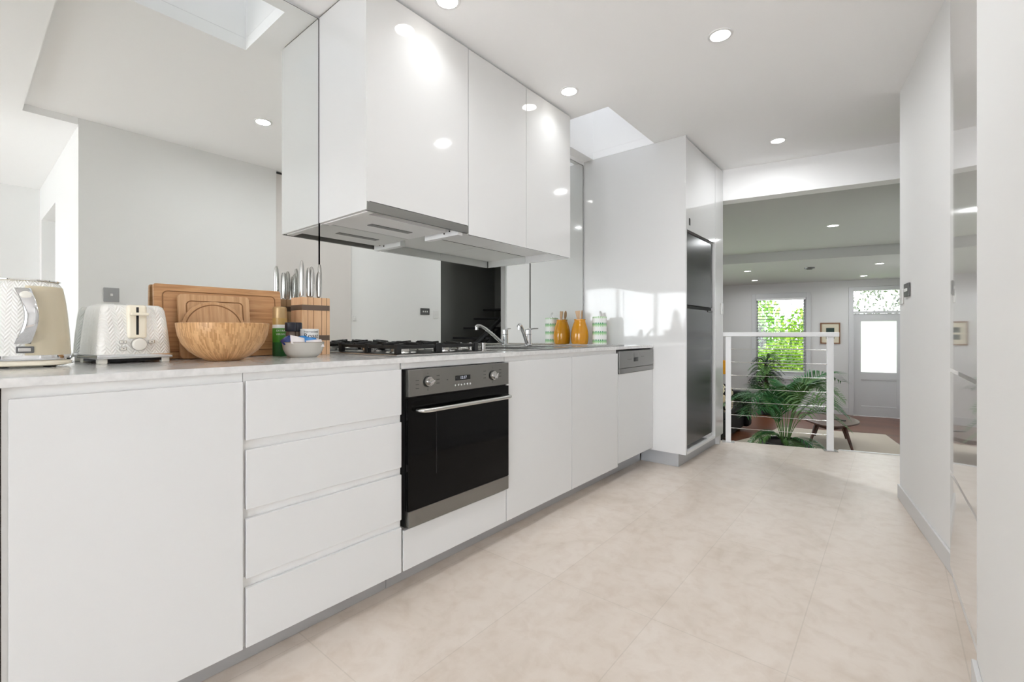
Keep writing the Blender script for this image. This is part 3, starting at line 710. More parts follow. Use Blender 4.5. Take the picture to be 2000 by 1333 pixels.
# ------------------------------------------------------------------ balustrade
def onedge(x): return 4.537+.2805*(x+1.21)-.045
pA = (-1.163, onedge(-1.163)); pB = (-.412, onedge(-.412))
ed = math.atan2(.2805, 1)
o = (pA[0], pA[1], 0); t = thing('balustrade', 'white metal balustrade with thin steel cables at the step down', 'railing', o, ed)
Lb = math.hypot(pB[0]-pA[0], pB[1]-pA[1])
obj('handrail', MB().box(-.05, Lb+.06, -.0275, .0275, .965, 1.003, .003), 'white', t)
for x in (0, Lb):
    p = obj('post', MB().box(x-.0225, x+.0225, -.02, .02, .006, .966, .002), 'white', t)
    obj('base_flange', MB().box(x-.05, x+.05, -.045, .045, .001, .006, .001), 'satinchrome', p)
for i in range(7):
    z = .851-.12*i
    obj('cable', MB().cyl((.02, 0, z), (Lb-.02, 0, z), .0022, seg=8).cyl((.022, 0, z), (.05, 0, z), .004, seg=8).cyl((Lb-.05, 0, z), (Lb-.022, 0, z), .004, seg=8), 'satinchrome', t)
# steps down beside the post
for i in range(3):
    z = -.17*(i+1)
    struct('stairs' if i == 0 else 'stairs', MB().prism([(-.34, 4.785+.27*i), (.3, 4.965+.27*i), (.3, 5.235+.27*i), (-.34, 5.055+.27*i)], ZL+.001, z), 'boards', smooth=False)

# ------------------------------------------------------------------ stair in the dark stairwell (seen in the mirror)
t = thing('staircase', 'dark open staircase in the charcoal stairwell, seen in the mirror', 'staircase', (.85, 3.95, 0))
o = (.85, 3.95, 0)
for k in range(9):
    obj('tread', MB(o).box(.55, 1.25, 3.95+.23*k-.14, 3.95+.23*k+.14, .155*(k+1)-.03, .155*(k+1), .003), 'blackmatte', t)
obj('stringer', MB(o).prism([(3.75, .0), (3.95, .0), (5.98, 1.36), (5.98, 1.55)], -.012, .012, mtx=Matrix(((0, 0, 1, .56), (1, 0, 0, 0), (0, 1, 0, 0), (0, 0, 0, 1)))), 'blackmatte', t)
obj('handrail', MB(o).tube([(.57, 4.0, .32), (.57, 5.95, 1.63)], .03, 8), 'blackmatte', t)
for y in (4.05, 5.15): obj('baluster', MB(o).box(.56, .585, y-.014, y+.014, .155*((y-3.95)/.23), .32+(y-4.0)*.672), 'blackmatte', t)

# ================================================================== BENCH ITEMS
# ------------------------------------------------------------------ kettle
KR = R(78)
t = thing('kettle', 'cream herringbone electric kettle with chrome handle at the left edge of the bench', 'kettle', (-1.865, .124, ZB), KR)
def kpro(z): # half width at height
    return .0935 - .012*((z-.03)/.21)**1.0 - .010*max(0, (z-.03)/.21)**4
prof = [(0, .032)] + [(kpro(z)*1.0, z) for z in (.032, .05, .08, .11, .14, .17, .2, .22)] + [(kpro(.232)-.004, .232), (kpro(.236)-.012, .2375), (.05, .240), (0, .241)]
obj('kettle_body', MB().lathe(prof, seg=96, sx=1, sy=.86, n=2.5), 'herr', t)
obj('chrome_band', MB().lathe([(0, .020), (.0945, .020), (.0955, .026), (.0945, .033), (0, .033)], seg=72, sx=1, sy=.86, n=2.5), 'chrome', t)
obj('power_base', MB().lathe([(0, .004), (.086, .004), (.094, .007), (.095, .013), (.090, .019), (0, .0195)], seg=72, sx=1, sy=.86, n=2.5), 'cream', t)
for a in (.8, 2.3, 3.9, 5.5): obj('foot', MB().cyl((.07*math.cos(a), .058*math.sin(a), 0), (.07*math.cos(a), .058*math.sin(a), .005), .009, seg=14), 'blackmatte', t)
obj('lid', MB().lathe([(.0, .234), (.066, .2365), (.069, .2385), (.066, .2405), (.03, .2415), (0, .242)], seg=60, sx=1, sy=.86, n=2.4), 'cream', t)
obj('lid_ring', MB().lathe([(.0685, .2365), (.0715, .237), (.0715, .2395), (.0685, .2395), (.0685, .2365)], seg=60, sx=1, sy=.86, n=2.4), 'chrome', t)
# smooth cream band on the right of the handle and the chrome loop handle
q = MB(); pts = []
nz = 9
def surf(a, z, off):
    n = 2.5; ca, sa = math.cos(a), math.sin(a); k = (abs(ca)**n+abs(sa)**n)**(-1/n); r = kpro(z)+off
    return Vector((r*ca*k, r*sa*k*.86, z))
zs = [.034+.020*i for i in range(11)]
A0, A1 = R(-83), R(-12)
na = 24
b = bmesh.new(); G = [[b.verts.new(surf(A0+(A1-A0)*j/na, z, .0018)) for j in range(na+1)] for z in zs[:-1]+[.222]]
for i in range(len(G)-1):
    for j in range(na): b.faces.new((G[i][j], G[i][j+1], G[i+1][j+1], G[i+1][j]))
r_ = bmesh.ops.solidify(b, geom=b.faces[:], thickness=.0015)
q.add(b); obj('smooth_panel', q, 'cream', t)
hb = MB(); path = []
ah = R(-83)
for i in range(15):
    u = i/14; z = .065+.150*u
    off = .026*math.sin(PI*u)**.6 if 0 < u < 1 else 0
    p = surf(ah, z, .0); path.append(Vector((p.x-.004+.020*math.sin(PI*u), p.y-off, z)))
b = bmesh.new(); rings = []
for i, p in enumerate(path):
    u = i/14; hw = .016-.002*math.sin(PI*u); th = .007
    ring = []
    for k in range(16):
        a = 2*PI*k/16; ca, sa = math.cos(a), math.sin(a); kk = (abs(ca)**3+abs(sa)**3)**(-1/3)
        ring.append(b.verts.new(p+Vector((hw*ca*kk, th*sa*kk, 0))))
    rings.append(ring)
for A_, B_ in zip(rings, rings[1:]):
    for k in range(16): b.faces.new((A_[k], A_[(k+1) % 16], B_[(k+1) % 16], B_[k]))
b.faces.new(rings[0]); b.faces.new(rings[-1]); bmesh.ops.recalc_face_normals(b, faces=b.faces); hb.add(b)
ho = obj('handle', hb, 'chrome', t)
pp = path[12]
obj('lid_button', MB().lathe([(0, 0), (.012, 0), (.012, .003), (.009, .005), (0, .0055)], seg=28, mtx=Matrix.Translation((pp.x, pp.y-.006, pp.z+.002)) @ Matrix.Rotation(PI/2, 4, 'X') @ Matrix.Diagonal((1, .8, 1, 1))), 'creamwhite', ho)
p = surf(ah, .048, .001)
bd = obj('badge', MB().box(p.x-.017, p.x+.017, p.y-.003, p.y+.003, .040, .058, .002), 'darkplate', t)
obj('badge_plate', MB().box(p.x-.012, p.x+.012, p.y-.0045, p.y-.002, .044, .054, .001), 'satinchrome', bd)

# ------------------------------------------------------------------ toaster
TW, TD, TH = .19, .18, .182
t = thing('toaster', 'cream herringbone toaster with lever and round dial, left of the boards', 'toaster', (-1.820, .362, ZB), R(97))
# local: front face at y=0 looking to -y, body behind
b = bmesh.new(); rings = []
for i, (z, g) in enumerate(((.028, .0), (.034, -.0005), (.06, -.002), (.10, -.005), (.14, -.009), (.165, -.012), (.176, -.016), (.182, -.024))):
    hw = TW/2+g; y0_, y1_ = -g, TD+g; rr_ = .018; ring = []
    for cx, cy, a0_ in ((hw-rr_, y1_-rr_, 0), (-hw+rr_, y1_-rr_, PI/2), (-hw+rr_, y0_+rr_, PI), (hw-rr_, y0_+rr_, 1.5*PI)):
        for k in range(7): ring.append(b.verts.new((cx+rr_*math.cos(a0_+PI/2*k/6), cy+rr_*math.sin(a0_+PI/2*k/6), z)))
    rings.append(ring)
for A_, B_ in zip(rings, rings[1:]):
    for k in range(28): b.faces.new((A_[k], A_[(k+1) % 28], B_[(k+1) % 28], B_[k]))
b.faces.new(rings[0]); b.faces.new(rings[-1]); bmesh.ops.recalc_face_normals(b, faces=b.faces)
obj('toaster_shell', MB().add(b), 'herrt', t)
obj('chrome_base', MB().box(-TW/2-.002, TW/2+.002, -.002, TD+.002, .014, .029, .004), 'chrome', t)
for x in (-.08, .08):
    for y in (.02, TD-.02): obj('foot', MB().box(x-.011, x+.011, y-.011, y+.011, 0, .0145, .002), 'creamwhite', t)
obj('underside', MB().box(-.088, .088, .012, TD-.012, .006, .0135), 'blackmatte', t)
for x in (-.032, .032): obj('bread_slot', MB().box(x-.015, x+.015, .03, TD-.03, .1805, .1828, .001), 'blackmatte', t)
lp = obj('lever_panel', MB().box(-.024, .026, -.0035, .02, .076, .1815, .008, seg=4), 'cream', t)
obj('lever_slot', MB().box(-.0035, .0035, -.0042, 0, .088, .174, .001), 'blackmatte', lp)
obj('lever', MB().box(-.021, .024, -.022, -.004, .148, .157, .003), 'cream', lp)
di = obj('dial', MB().lathe([(0, 0), (.0185, 0), (.0185, .010), (.016, .013), (0, .0135)], seg=40, mtx=Matrix.Translation((.004, -.0015, .058)) @ Matrix.Rotation(PI/2, 4, 'X')), 'creamwhite', t)
obj('dial_ring', MB().lathe([(.0185, 0), (.0205, 0), (.0205, .004), (.0185, .004), (.0185, 0)], seg=40, mtx=Matrix.Translation((.004, -.0015, .058)) @ Matrix.Rotation(PI/2, 4, 'X')), 'satinchrome', di)
for x, z in ((-.036, .066), (-.036, .046), (.036, .066)):
    bb = obj('button', MB().box(x-.009, x+.009, -.006, 0, z-.0055, z+.0055, .0025), 'satinchrome', t)
    obj('button_face', MB().box(x-.007, x+.007, -.0075, -.004, z-.004, z+.004, .0015), 'creamwhite', bb)
    obj('button_mark', MB().box(x-.002, x+.002, -.008, -.007, z-.001, z+.001), 'greyink', bb)

# ------------------------------------------------------------------ boards leaning on the mirror
def rrect(w_, h_, r, seg=8):
    pts = []
    for cx, cy, a0_ in ((w_/2-r, h_-r, 0), (-w_/2+r, h_-r, PI/2), (-w_/2+r, r, PI), (w_/2-r, r, 1.5*PI)):
        for k in range(seg+1): pts.append((cx+r*math.cos(a0_+PI/2*k/seg), cy+r*math.sin(a0_+PI/2*k/seg)))
    return pts
def groove(path, rad=.0022):
    return MB().tube([Vector((x, -.0002, z)) for x, z in path] + [Vector((path[0][0], -.0002, path[0][1]))], rad, 6, 1)
RXM = Matrix.Rotation(PI/2, 4, 'X')   # xy outline -> xz standing, thickness along -y..0
def board(name, label, x, y, w_, h_, r, th, tilt, mt, outline=None, grv=None, rz=PI/2):
    t = thing(name, label, 'chopping board', (x, y, ZB+.002), rz, 'wooden chopping boards leaning on the mirror')
    t.rotation_euler = (-tilt, 0, rz)
    pts = outline or rrect(w_, h_, r)
    obj('board', MB().prism(pts, 0, th, bev=.003, mtx=Matrix.Translation((0, th, 0)) @ RXM), mt, t)
    obj('juice_groove', groove(grv or [(px*(w_-.05)/w_, .025+(pz)*(h_-.05)/h_) for px, pz in rrect(w_, h_, .02)]), 'groove', t)
    return t
board('chopping_board', 'large rectangular bamboo chopping board at the back, against the mirror', -1.972, .659, .434, .268, .008, .018, R(5), 'bamboo')
board('chopping_board', 'medium upright bamboo chopping board in front of the large one', -1.935, .624, .236, .235, .014, .016, R(8), 'bamboov')
circ = [(.105*math.cos(2*PI*k/64), .105+.105*math.sin(2*PI*k/64)) for k in range(64)]
board('chopping_board', 'round bamboo board peeking above the salad bowl', -1.908, .610, .21, .21, .01, .014, R(9), 'bamboos', outline=circ,
      grv=[(.092*math.cos(2*PI*k/64), .105+.092*math.sin(2*PI*k/64)) for k in range(64)])

# ------------------------------------------------------------------ salad bowl
t = thing('salad_bowl', 'large laminated bamboo salad bowl in front of the boards', 'bowl', (-1.757, .5845, ZB))
bp = [(0, 0), (.052, 0), (.058, .003), (.085, .016), (.112, .036), (.132, .062), (.1435, .09), (.148, .115), (.150, .132), (.147, .134), (.144, .131), (.138, .09), (.126, .062), (.105, .04), (.075, .02), (.04, .012), (0, .011)]
bp = [(a_*.91, b_*.95) for a_, b_ in bp]
obj('bowl', MB().lathe(bp, seg=96), 'bowlwood', t)

# ------------------------------------------------------------------ spray can
t = thing('spray_can', 'green cooking oil spray can with gold cap between bowl and knife block', 'spray can', (-1.915, .838, ZB), R(75))
obj('can', MB().lathe([(0, 0), (.0255, 0), (.0265, .003), (.0265, .058)], seg=40).lathe([(.0265, .058), (.0265, .059)], seg=40), 'darkgreen', t)
obj('green_label', MB().lathe([(.0264, .056), (.0267, .0565), (.0267, .112), (.0264, .1125)], seg=40), 'green', t)
obj('white_label', MB().lathe([(.0264, .1125), (.0267, .113), (.0267, .126), (.0264, .1265)], seg=40), 'label', t)
obj('gold_label', MB().lathe([(.0264, .1265), (.0266, .127), (.0265, .152), (.022, .158), (0, .158)], seg=40), 'oil', t)
obj('cap', MB().lathe([(.0258, .153), (.0262, .155), (.0258, .192), (.022, .199), (0, .2)], seg=40), 'gold', t)
def curved_text(body, size, parent, rad, z, mt, c=(0, 0, 0), name='lettering', a0=-PI/2):
    o = text(name, body, size, parent, (0, 0, 0), (0, 0, 0), mt)
    for v in o.data.vertices:
        a = a0+v.co.x/rad; rr2 = rad+.0004+(.0003 if v.co.z > 0 else 0)
        v.co = Vector((c[0]+rr2*math.cos(a), c[1]+rr2*math.sin(a), c[2]+z+v.co.y))
    return o
curved_text('EXTRA', .011, t, .0267, .102, 'label'); curved_text('VIRGIN', .011, t, .0267, .088, 'label')



# ------------------------------------------------------------------ knife block
BX, BY = -1.932, .975
t = thing('knife_block', 'beech slatted knife block with two bronze straps left of the cooktop', 'knife block', (BX, BY, ZB), PI/2)
wd, dp, hh = .122, .098, .243
obj('block', MB().box(-wd/2, wd/2, -dp/2, dp/2, .0, hh, .0015), 'beech', t)
sl = MB()
for x in (-.036, -.014, .024, .046): sl.box(x-.0009, x+.0009, -dp/2-.0004, dp/2, .001, hh+.0004)
obj('slat_gaps', sl, 'slot', t, smooth=False)
for z in (.073, .200): obj('strap', MB().box(-wd/2-.0015, wd/2-.002, -dp/2-.0018, dp/2+.001, z-.011, z+.011, .0008), 'strap', t)
kn = [(-.050, -.022, .145, .0095), (-.034, .02, .115, .0085), (-.022, -.022, .118, .008), (-.004, -.015, .125, .012), (.012, .02, .11, .0085), (.022, -.025, .105, .008), (.034, -.01, .140, .0095)]
for i, (x, y, hl, r) in enumerate(kn):
    dz = ZB+hh+.0005
    lab = ['longest steel knife handle at the left front of the block', 'steel knife handle behind the longest one, left side', 'short steel knife handle second from the left front', 'broad steel knife handle in the middle of the block',
           'steel knife handle at the back, right of the broad one', 'shortest steel knife handle at the right front', 'tall steel knife handle at the right end of the block'][i]
    kx, ky = BX-y, BY+x
    k = thing('kitchen_knife', lab, 'knife', (kx, ky, dz), PI/2+.2*(i % 3-1), 'steel knives in the block')
    pr = []
    for u in range(11):
        s_ = u/10; pr.append((r*(.5+.5*math.sin(PI*(.15+.75*s_)) if s_ < 1 else .45), .006+hl*s_))
    obj('handle', MB().lathe([(0, .004)]+pr+[(0, hl+.009)], seg=20, sx=1.0, sy=1.6), 'satinchrome', k)
    obj('blade', MB().box(-.001, .001, -.008, .008, 0, .012), 'steel2', k)

# ------------------------------------------------------------------ small bowl and its contents
SB = (-1.770, .864)
t = thing('ceramic_bowl', 'small grey ceramic bowl with brown rim in front of the knife block', 'bowl', (SB[0], SB[1], ZB))
obj('bowl', MB().lathe([(0, 0), (.048, 0), (.052, .003), (.064, .014), (.072, .032), (.0755, .055), (.0755, .0575), (.0735, .0575), (.070, .034), (.06, .016), (.045, .008), (0, .007)], seg=64), 'ceramic', t)
obj('rim', MB().lathe([(.0732, .0573), (.0758, .0573), (.0758, .0592), (.0732, .0592), (.0732, .0573)], seg=64), 'rim', t)
zb = ZB+.0085
tin = thing('coffee_tin', 'small white instant coffee tin lettered Roast in the ceramic bowl', 'tin', (SB[0]-.012, SB[1]+.030, zb), R(78))
obj('tin', MB().lathe([(0, 0), (.034, 0), (.0345, .002), (.0345, .096), (.0352, .097), (.0352, .100), (.032, .101), (.031, .098), (0, .098)], seg=48), 'label', tin)
curved_text('International', .0115, tin, .0345, .090, 'ink'); curved_text('Roast', .026, tin, .0345, .073, 'ink')
ob = MB(); b = bmesh.new(); pr_ = []
for i in range(13):
    a = -PI/2+(-.1+1.3*i/12); w2 = .006*math.sin(PI*i/12)
    pr_.append((b.verts.new((.0349*math.cos(a), .0349*math.sin(a), .048-w2)), b.verts.new((.0349*math.cos(a), .0349*math.sin(a), .049+w2))))
for A_, B_ in zip(pr_, pr_[1:]): b.faces.new((A_[0], B_[0], B_[1], A_[1]))
obj('orange_band', ob.add(b), 'orange', tin)
for i, (dx_, dy_, lb) in enumerate(((-.034, -.038, 'left one of two dark lidded jars in the ceramic bowl'), (-.050, -.008, 'right one of two dark lidded jars in the ceramic bowl'))):
    j = thing('small_jar', lb, 'jar', (SB[0]+dx_*.75, SB[1]+dy_, zb+.001), 0, 'dark lidded jars in the bowl')
    obj('jar', MB().lathe([(0, 0), (.015, 0), (.0165, .003), (.0165, .085), (.014, .09), (0, .09)], seg=28), 'strap', j)
    obj('lid', MB().lathe([(0, .09), (.0185, .09), (.020, .095), (.0195, .122), (.017, .125), (0, .125)], seg=28), 'lid', j)
def packet(name, label, loc, rot, mt, w_, l_, seed):
    rnd = random.Random(seed); b = bmesh.new(); n = 8; top = []; bot = []
    for i in range(n+1):
        rt, rb = [], []
        for k in range(n+1):
            u, v_ = i/n-.5, k/n-.5; e = max(0, 1-(2*abs(u))**3)*max(0, 1-(2*abs(v_))**3)
            j = rnd.uniform(-.0015, .0015)*e
            rt.append(b.verts.new((u*w_, v_*l_, .008*e+j+.0004))); rb.append(b.verts.new((u*w_, v_*l_, -.008*e+j)))
        top.append(rt); bot.append(rb)
    for i in range(n):
        for k in range(n):
            b.faces.new((top[i][k], top[i+1][k], top[i+1][k+1], top[i][k+1])); b.faces.new((bot[i][k], bot[i][k+1], bot[i+1][k+1], bot[i+1][k]))
    bmesh.ops.remove_doubles(b, verts=b.verts, dist=.00055)
    o = obj(name, MB().add(b), mt, loc=loc); o.rotation_euler = rot
    return tag(o, label, 'packet', 'snack packets in the ceramic bowl')
packet('snack_packet', 'bright blue foil packet lying across the ceramic bowl', (SB[0]+.014, SB[1]-.002, ZB+.066), (R(20), R(42), R(8)), M['blue'], .05, .085, 1)
packet('snack_packet', 'white paper packet poking out at the front left of the ceramic bowl', (SB[0]+.034, SB[1]-.038, ZB+.064), (R(-22), R(50), R(-20)), M['packwhite'], .042, .055, 2)
packet('snack_packet', 'dark blue packet at the left rim of the ceramic bowl', (SB[0]-.004, SB[1]-.060, ZB+.068), (R(38), R(20), R(0)), M['navy'], .045, .045, 3)
packet('snack_packet', 'white packet in front of the coffee tin in the ceramic bowl', (SB[0]+.046, SB[1]+.024, ZB+.052), (R(8), R(48), R(0)), M['packwhite'], .04, .06, 4)

# ------------------------------------------------------------------ mustard jar, spoons, canister
t = thing('utensil_jar', 'mustard yellow glazed jar holding wooden utensils near the tall panel', 'jar', (-1.945, 3.205, ZB))
obj('jar', MB().lathe([(0, 0), (.058, 0), (.063, .004), (.069, .03), (.0705, .065), (.068, .10), (.060, .14), (.050, .172), (.045, .186), (.0445, .193), (.047, .196), (.047, .202), (.042, .203), (.040, .19), (.055, .14), (.062, .07), (.055, .01), (0, .009)], seg=56), 'mustard', t)
def utensil(name, label, x, y, rz, tilt, hl, blade):
    k = thing(name, label, 'utensil', (x, y, ZB+.025), rz, 'wooden utensils in the yellow jar'); k.rotation_euler = (0, tilt, rz)
    obj('stick', MB().cyl((0, 0, 0), (0, 0, hl), .005, seg=12), 'spoon', k)
    obj('blade', MB().prism([(-.012, 0), (-.02, .055), (-.019, .062), (.019, .062), (.02, .055), (.012, 0), (.005, -.012), (-.005, -.012)] if blade else
        [(.014*math.sin(2*PI*i/20)*(1.1), .034-.036*math.cos(2*PI*i/20)) for i in range(20)], -.003, .003, bev=.001, mtx=Matrix.Translation((0, 0, hl-.006)) @ RXM), 'spoon', k)
utensil('wooden_spatula', 'pale wooden spatula with a broad flat end in the yellow jar', -1.945+.012, 3.205-.012, R(20), R(-5), .19, True)
utensil('wooden_spoon', 'rounded wooden spoon leaning in the yellow jar', -1.945, 3.205+.012, R(100), R(8), .19, False)
t = thing('soap_canister', 'white canister printed with green bands and a wire top beside the yellow jar', 'canister', (-1.80, 3.265, ZB))
obj('canister', MB().lathe([(0, 0), (.054, 0), (.056, .003), (.056, .216), (.053, .220), (0, .221)], seg=56), 'pattern', t)
obj('wire_top', MB().tube([(0, -.002, .22), (0, -.004, .255), (0, .006, .266), (0, .018, .262), (0, .014, .25)], .002, 8).cyl((0, -.002, .219), (0, -.002, .228), .008, seg=14), 'satinchrome', t)

# ================================================================== FRONT ROOM
# venetian blind
t = thing('venetian_blind', 'white open-slat venetian blind in the front room window', 'blind', FP, AL)
obj('headrail', MB().box(WX0+.04, WX1-.04, -.012, .03, 1.70, 1.745, .003), 'white', t)
q = MB(); nS = 24
for i in range(nS):
    z = .20+i*.064
    q.box(WX0+.05, WX1-.05, -.018, .018, -.001, .001, mtx=Matrix.Translation((0, .012, z)) @ Matrix.Rotation(R(20), 4, 'X'))
obj('slats', q, 'slat', t, smooth=False)
obj('bottom_rail', MB().box(WX0+.05, WX1-.05, -.012, .035, .155, .175, .003), 'white', t)
for x in (WX0+.30, WX1-.30): obj('cord', MB().cyl((x, .012, .17), (x, .012, 1.7), .0015, seg=6), 'greytrim', t)
# picture
t = thing('framed_picture', 'small brown framed picture between the window and front door', 'picture', FP, AL)
px0, px1, pz0, pz1 = 1.818, 2.159, .769, 1.203
obj('frame', MB().box(px0, px1, -.022, -.001, pz0, pz0+.022).box(px0, px1, -.022, -.001, pz1-.022, pz1).box(px0, px0+.022, -.022, -.001, pz0+.022, pz1-.022).box(px1-.022, px1, -.022, -.001, pz0+.022, pz1-.022), 'framewood', t, smooth=False)
obj('mount', MB().box(px0+.02, px1-.02, -.010, -.002, pz0+.02, pz1-.02), 'matboard', t, smooth=False)
obj('print', MB().box(px0+.10, px1-.10, -.0115, -.009, 1.0, 1.095).box(px0+.10, px1-.10, -.0115, -.009, .87, .965), 'artdark', t, smooth=False)
# rug
a = R(8)
rg = MB((-.9, 8.3, ZL), a); rg.prism([(-2.0, 7.2), (-1.62, 8.5), (-1.55, 9.3), (-.10, 9.70), (.12, 8.72), (.22, 7.5)], ZL+.001, ZL+.012)
o_ = obj('rug', rg, 'rug', loc=(-.9, 8.3, ZL)); o_.rotation_euler = (0, 0, a); tag(o_, 'pale beige rug on the timber floor under the coffee table', 'rug')
# coffee table
t = thing('coffee_table', 'dark walnut coffee table with rounded triangular top on the beige rug', 'table', (-.735, 8.42, ZL+.0125), R(5))
out_ = []
for k in range(48):
    a = 2*PI*k/48; out_.append((.33*math.sin(a)*(1-.08*math.cos(2*a)), -.58*math.cos(a)*(1+.10*math.cos(3*a))))
obj('tabletop', MB().prism(out_, .335, .362, bev=.008), 'walnut', t)
obj('apron', MB().prism([(x*.55, y*.55) for x, y in out_], .26, .335), 'walnut', t)
for x, y in ((.20, -.30), (-.20, -.30), (-.16, .36), (.16, .36)):
    obj('leg', MB().tube([(x*.8, y*.8, .335), (x*1.3, y*1.3, 0)], [.030, .015], 12), 'walnut', t)
tag(obj('remote_control', MB().box(-.022, .022, -.085, .085, 0, .016, .005), 'black', loc=(-.62, 8.38, ZL+.012+.3625), rot=(0, 0, R(60))), 'black remote control lying on the coffee table', 'remote control')
# sofa
o = (-2.3, 7.9, ZL); t = thing('sofa', 'black leather sofa at the left of the front room', 'sofa', o)
obj('base', MB(o).box(-3.1, -1.98, 6.95, 8.85, ZL+.06, ZL+.34, .03), 'sofa', t)
obj('seat_cushion', MB(o).box(-2.85, -1.99, 7.15, 8.65, ZL+.34, ZL+.47, .04, 3), 'sofa', t)
obj('backrest', MB(o).box(-3.15, -2.87, 6.97, 8.83, ZL+.30, ZL+.86, .06, 3), 'sofa', t)
for y0_, y1_ in ((6.93, 7.16), (8.64, 8.87)): obj('armrest', MB(o).box(-3.0, -1.90, y0_, y1_, ZL+.06, ZL+.66, .05, 3), 'sofa', t)
for x in (-3.0, -2.1):
    for y in (7.05, 8.75): obj('foot', MB(o).box(x-.03, x+.03, y-.03, y+.03, ZL, ZL+.065), 'blackmatte', t)
tag(obj('throw_blanket', MB((-2.2, 7.04, ZL+.66)).box(-2.55, -1.885, 6.915, 7.175, ZL+.661, ZL+.775, .03, 3), 'throw', loc=(-2.2, 7.04, ZL+.66)), 'cream folded throw over the arm of the black sofa', 'blanket')
o = (-2.12, 6.98, .055); 
q = MB(); q.lathe([(0, -.075), (.14, -.065), (.205, -.02), (.215, 0), (.205, .02), (.14, .065), (0, .075)], seg=32, n=4, mtx=Matrix.Rotation(PI/2, 4, 'X'))
tag(obj('cushion', q, 'cowprint', loc=(-2.06, 7.42, .012)), 'black and cream patterned cushion standing on the sofa seat behind the arm', 'cushion')
# mustard standing lamp
t = thing('floor_lamp', 'standing lamp with mustard shade at the left edge of the opening', 'lamp', (-2.20, 7.6, ZL))
t.location = (-2.53, 9.2, ZL)
obj('base', MB().lathe([(0, 0), (.14, 0), (.14, .012), (.02, .02), (0, .02)], seg=32), 'blackmatte', t)
obj('pole', MB().cyl((0, 0, .02), (0, 0, 1.05), .01), 'satinchrome', t)
obj('lamp_shade', MB().lathe([(.18, .91), (.165, 1.15), (.162, 1.15), (.177, .91), (.18, .91)], seg=40), 'mustardcloth', t)

# palms
def frond(rnd, base, az, length, rise, droop, leaf, n=26, w_=.012, stemr=.005, bare=.3):
    """one frond: curved rib with paired narrow leaflets"""
    q = MB(); pts = []
    d = Vector((math.cos(az), math.sin(az), 0))
    for i in range(n+1):
        s_ = i/n
        pts.append(Vector(base) + d*(length*(.25*s_+.6*s_*s_)) + Vector((0, 0, rise*math.sin(min(s_*1.15, 1.2)*PI/2) - droop*s_**3)))
    st = MB().tube(pts, [stemr*(1-.8*i/n) for i in range(n+1)], 6)
    verts, faces = [], []
    for i in range(int(n*bare), n+1):
        s_ = i/n; p = pts[i]; tg = (pts[min(i+1, n)]-pts[max(i-1, 0)]).normalized(); side = tg.cross(Vector((0, 0, 1))).normalized()
        ll = leaf*(math.sin(PI*(.12+.8*(s_-bare)/(1-bare)))**.8)
        for sg in (-1, 1):
            j = rnd.uniform(-.12, .12)
            dr_ = (side*sg*.75+tg*(.65+j)+Vector((0, 0, .12))).normalized()
            mid = p+dr_*ll*.5+Vector((0, 0, .01)); tip = p+dr_*ll+Vector((0, 0, -.12*ll-.01))
            wv_ = tg.cross(dr_).cross(dr_).normalized()*w_*.5 if True else tg
            k = len(verts)
            verts += [p-wv_*.4, p+wv_*.4, mid+wv_+Vector((0, 0, -.002)), tip, mid-wv_, mid]
            faces += [(k, k+5, k+3, k+4), (k+1, k+2, k+3, k+5)]
            faces += [(k, k+1, k+5)]
    q.quads(verts, faces)
    return q, st
def palm(name, label, loc, specs, pot, leafm, stemm, seed, potm='pot', w_=.012, n=26, stemr=.005):
    rnd = random.Random(seed)
    t = thing(name, label, 'plant', loc)
    pr_, ph = pot
    obj('pot', MB().lathe([(0, 0), (pr_*.72, 0), (pr_*.8, .01), (pr_, ph-.01), (pr_, ph), (pr_-.015, ph), (pr_-.02, ph-.04), (0, ph-.04)], seg=48), potm, t)
    obj('soil', MB().lathe([(0, ph-.039), (pr_-.021, ph-.039), (pr_-.03, ph-.03), (0, ph-.025)], seg=32), 'soil', t)
    for (az, ln, rise, droop, leaf, bx, by, z0) in specs:
        q, st = frond(rnd, (bx, by, ph-.03+z0), az, ln, rise, droop, leaf, w_=w_, n=n, stemr=stemr)
        f = obj('frond', q, leafm[rnd.randrange(len(leafm))] if isinstance(leafm, list) else leafm, t, smooth=False)
        obj('frond_stem', st, stemm, f)
    return t
rnd = random.Random(3)
specs = []
azs = [10, 35, -15, 62, 95, 125, 150, 240, 235, 262, 290, 320, 345, 50, 160, 20, 190]
for i, az in enumerate(azs):
    specs.append((R(az+rnd.uniform(-8, 8)), rnd.uniform(.42, .78), rnd.uniform(.45, .82), rnd.uniform(.08, .30), rnd.uniform(.24, .34), .03*math.cos(R(az)), .03*math.sin(R(az)), 0))
for az in (200, 170, 230, 300, 330): specs.append((R(az), rnd.uniform(.42, .6), rnd.uniform(.12, .22), .22, .17, .02*math.cos(R(az)), .02*math.sin(R(az)), 0))
palm('potted_palm', 'lush green potted palm in a black pot just below the balustrade', (-.93, 5.90, ZL), specs, (.26, .47), [M['palm'], M['palm'], M['palm2']], M['stem'], 5, w_=.017, n=34)
specs = []
for i in range(40):
    az = i*137.5; lv = i/40
    specs.append((R(az), .30+.18*(1-lv), .22*lv+.05, .12+.14*(1-lv), .15, 0, 0, .42+.36*lv if i % 2 else .30+.2*lv))
tp = palm('window_palm', 'tall dark bushy palm in front of the blind-covered window', (-2.02, 10.62, ZL), specs, (.17, .28), [M['darkpalm'], M['darkpalm'], M['palm2']], M['darkpalm'], 9, w_=.024, n=16, stemr=.006)
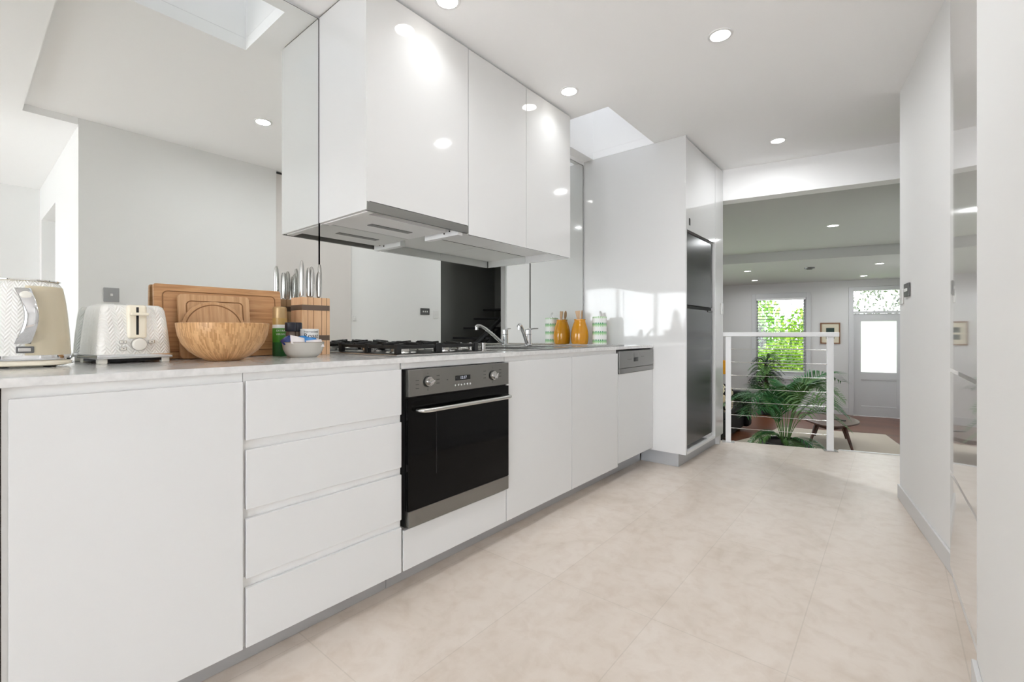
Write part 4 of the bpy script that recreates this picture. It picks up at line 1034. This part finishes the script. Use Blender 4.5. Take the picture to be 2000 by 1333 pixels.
obj('trunk', MB().tube([(0, 0, .24), (.01, 0, .6), (0, .01, 1.02)], [.045, .035, .03], 12), 'bark', tp)

# shrubs and tree outside the front window
def shrub(name, label, cat, loc, rx, ry, rz_, nleaf, mt, size, seed, trunk=None):
    rnd = random.Random(seed); t = thing(name, label, cat, loc, group='greenery outside the front window')
    verts, faces = [], []
    for i in range(nleaf):
        while True:
            p = Vector((rnd.uniform(-1, 1), rnd.uniform(-1, 1), rnd.uniform(-1, 1)))
            if p.length < 1: break
        p = p*(.55+.45*rnd.random()**.3) ; p = Vector((p.x*rx, p.y*ry, (p.z+1)*rz_+.1))
        e = Euler((rnd.uniform(0, 6), rnd.uniform(0, 6), rnd.uniform(0, 6))).to_matrix(); s_ = size*rnd.uniform(.6, 1.3); k = len(verts)
        for x, y in ((-1, 0), (0, -.45), (1.1, 0), (0, .45)): verts.append(p+e @ Vector((x*s_, y*s_, 0)))
        faces.append((k, k+1, k+2, k+3))
    obj('foliage', MB().quads(verts, faces), mt, t, smooth=False)
    q = MB()
    for i in range(5):
        a = i*1.3; q.tube([(0, 0, 0), (.15*rx*math.cos(a), .15*ry*math.sin(a), rz_*.6), (.5*rx*math.cos(a), .5*ry*math.sin(a), rz_*1.3)], [.03, .02, .008], 6)
    obj('branches', q, 'bark', t)
shrub('shrub', 'lime green shrub filling the lower half of the front window', 'shrub', (-2.1, 12.9, -1), .9, .5, .85, 5200, M['leafy'], .055, 1)
shrub('shrub', 'bright green hedge shrub behind the right half of the front window', 'shrub', (-1.5, 14.2, -1), 1.1, .6, 1.35, 5200, M['leafy'], .07, 2)
shrub('shrub', 'grey green shrub behind the left half of the front window', 'shrub', (-3.3, 13.9, -1), .75, .6, 1.32, 4200, M['leafdark'], .065, 3)
shrub('tree', 'loose leafy tree showing through the glass above the front door', 'tree', (-.2, 16.2, -1), 2.1, 1.0, 1.9, 2600, M['leafdark'], .06, 4)
shrub('tree', 'green tree crown at the top left of the front window', 'tree', (-4.0, 16.5, -1), 1.6, 1.0, 1.75, 3600, M['leafy2'], .10, 5)
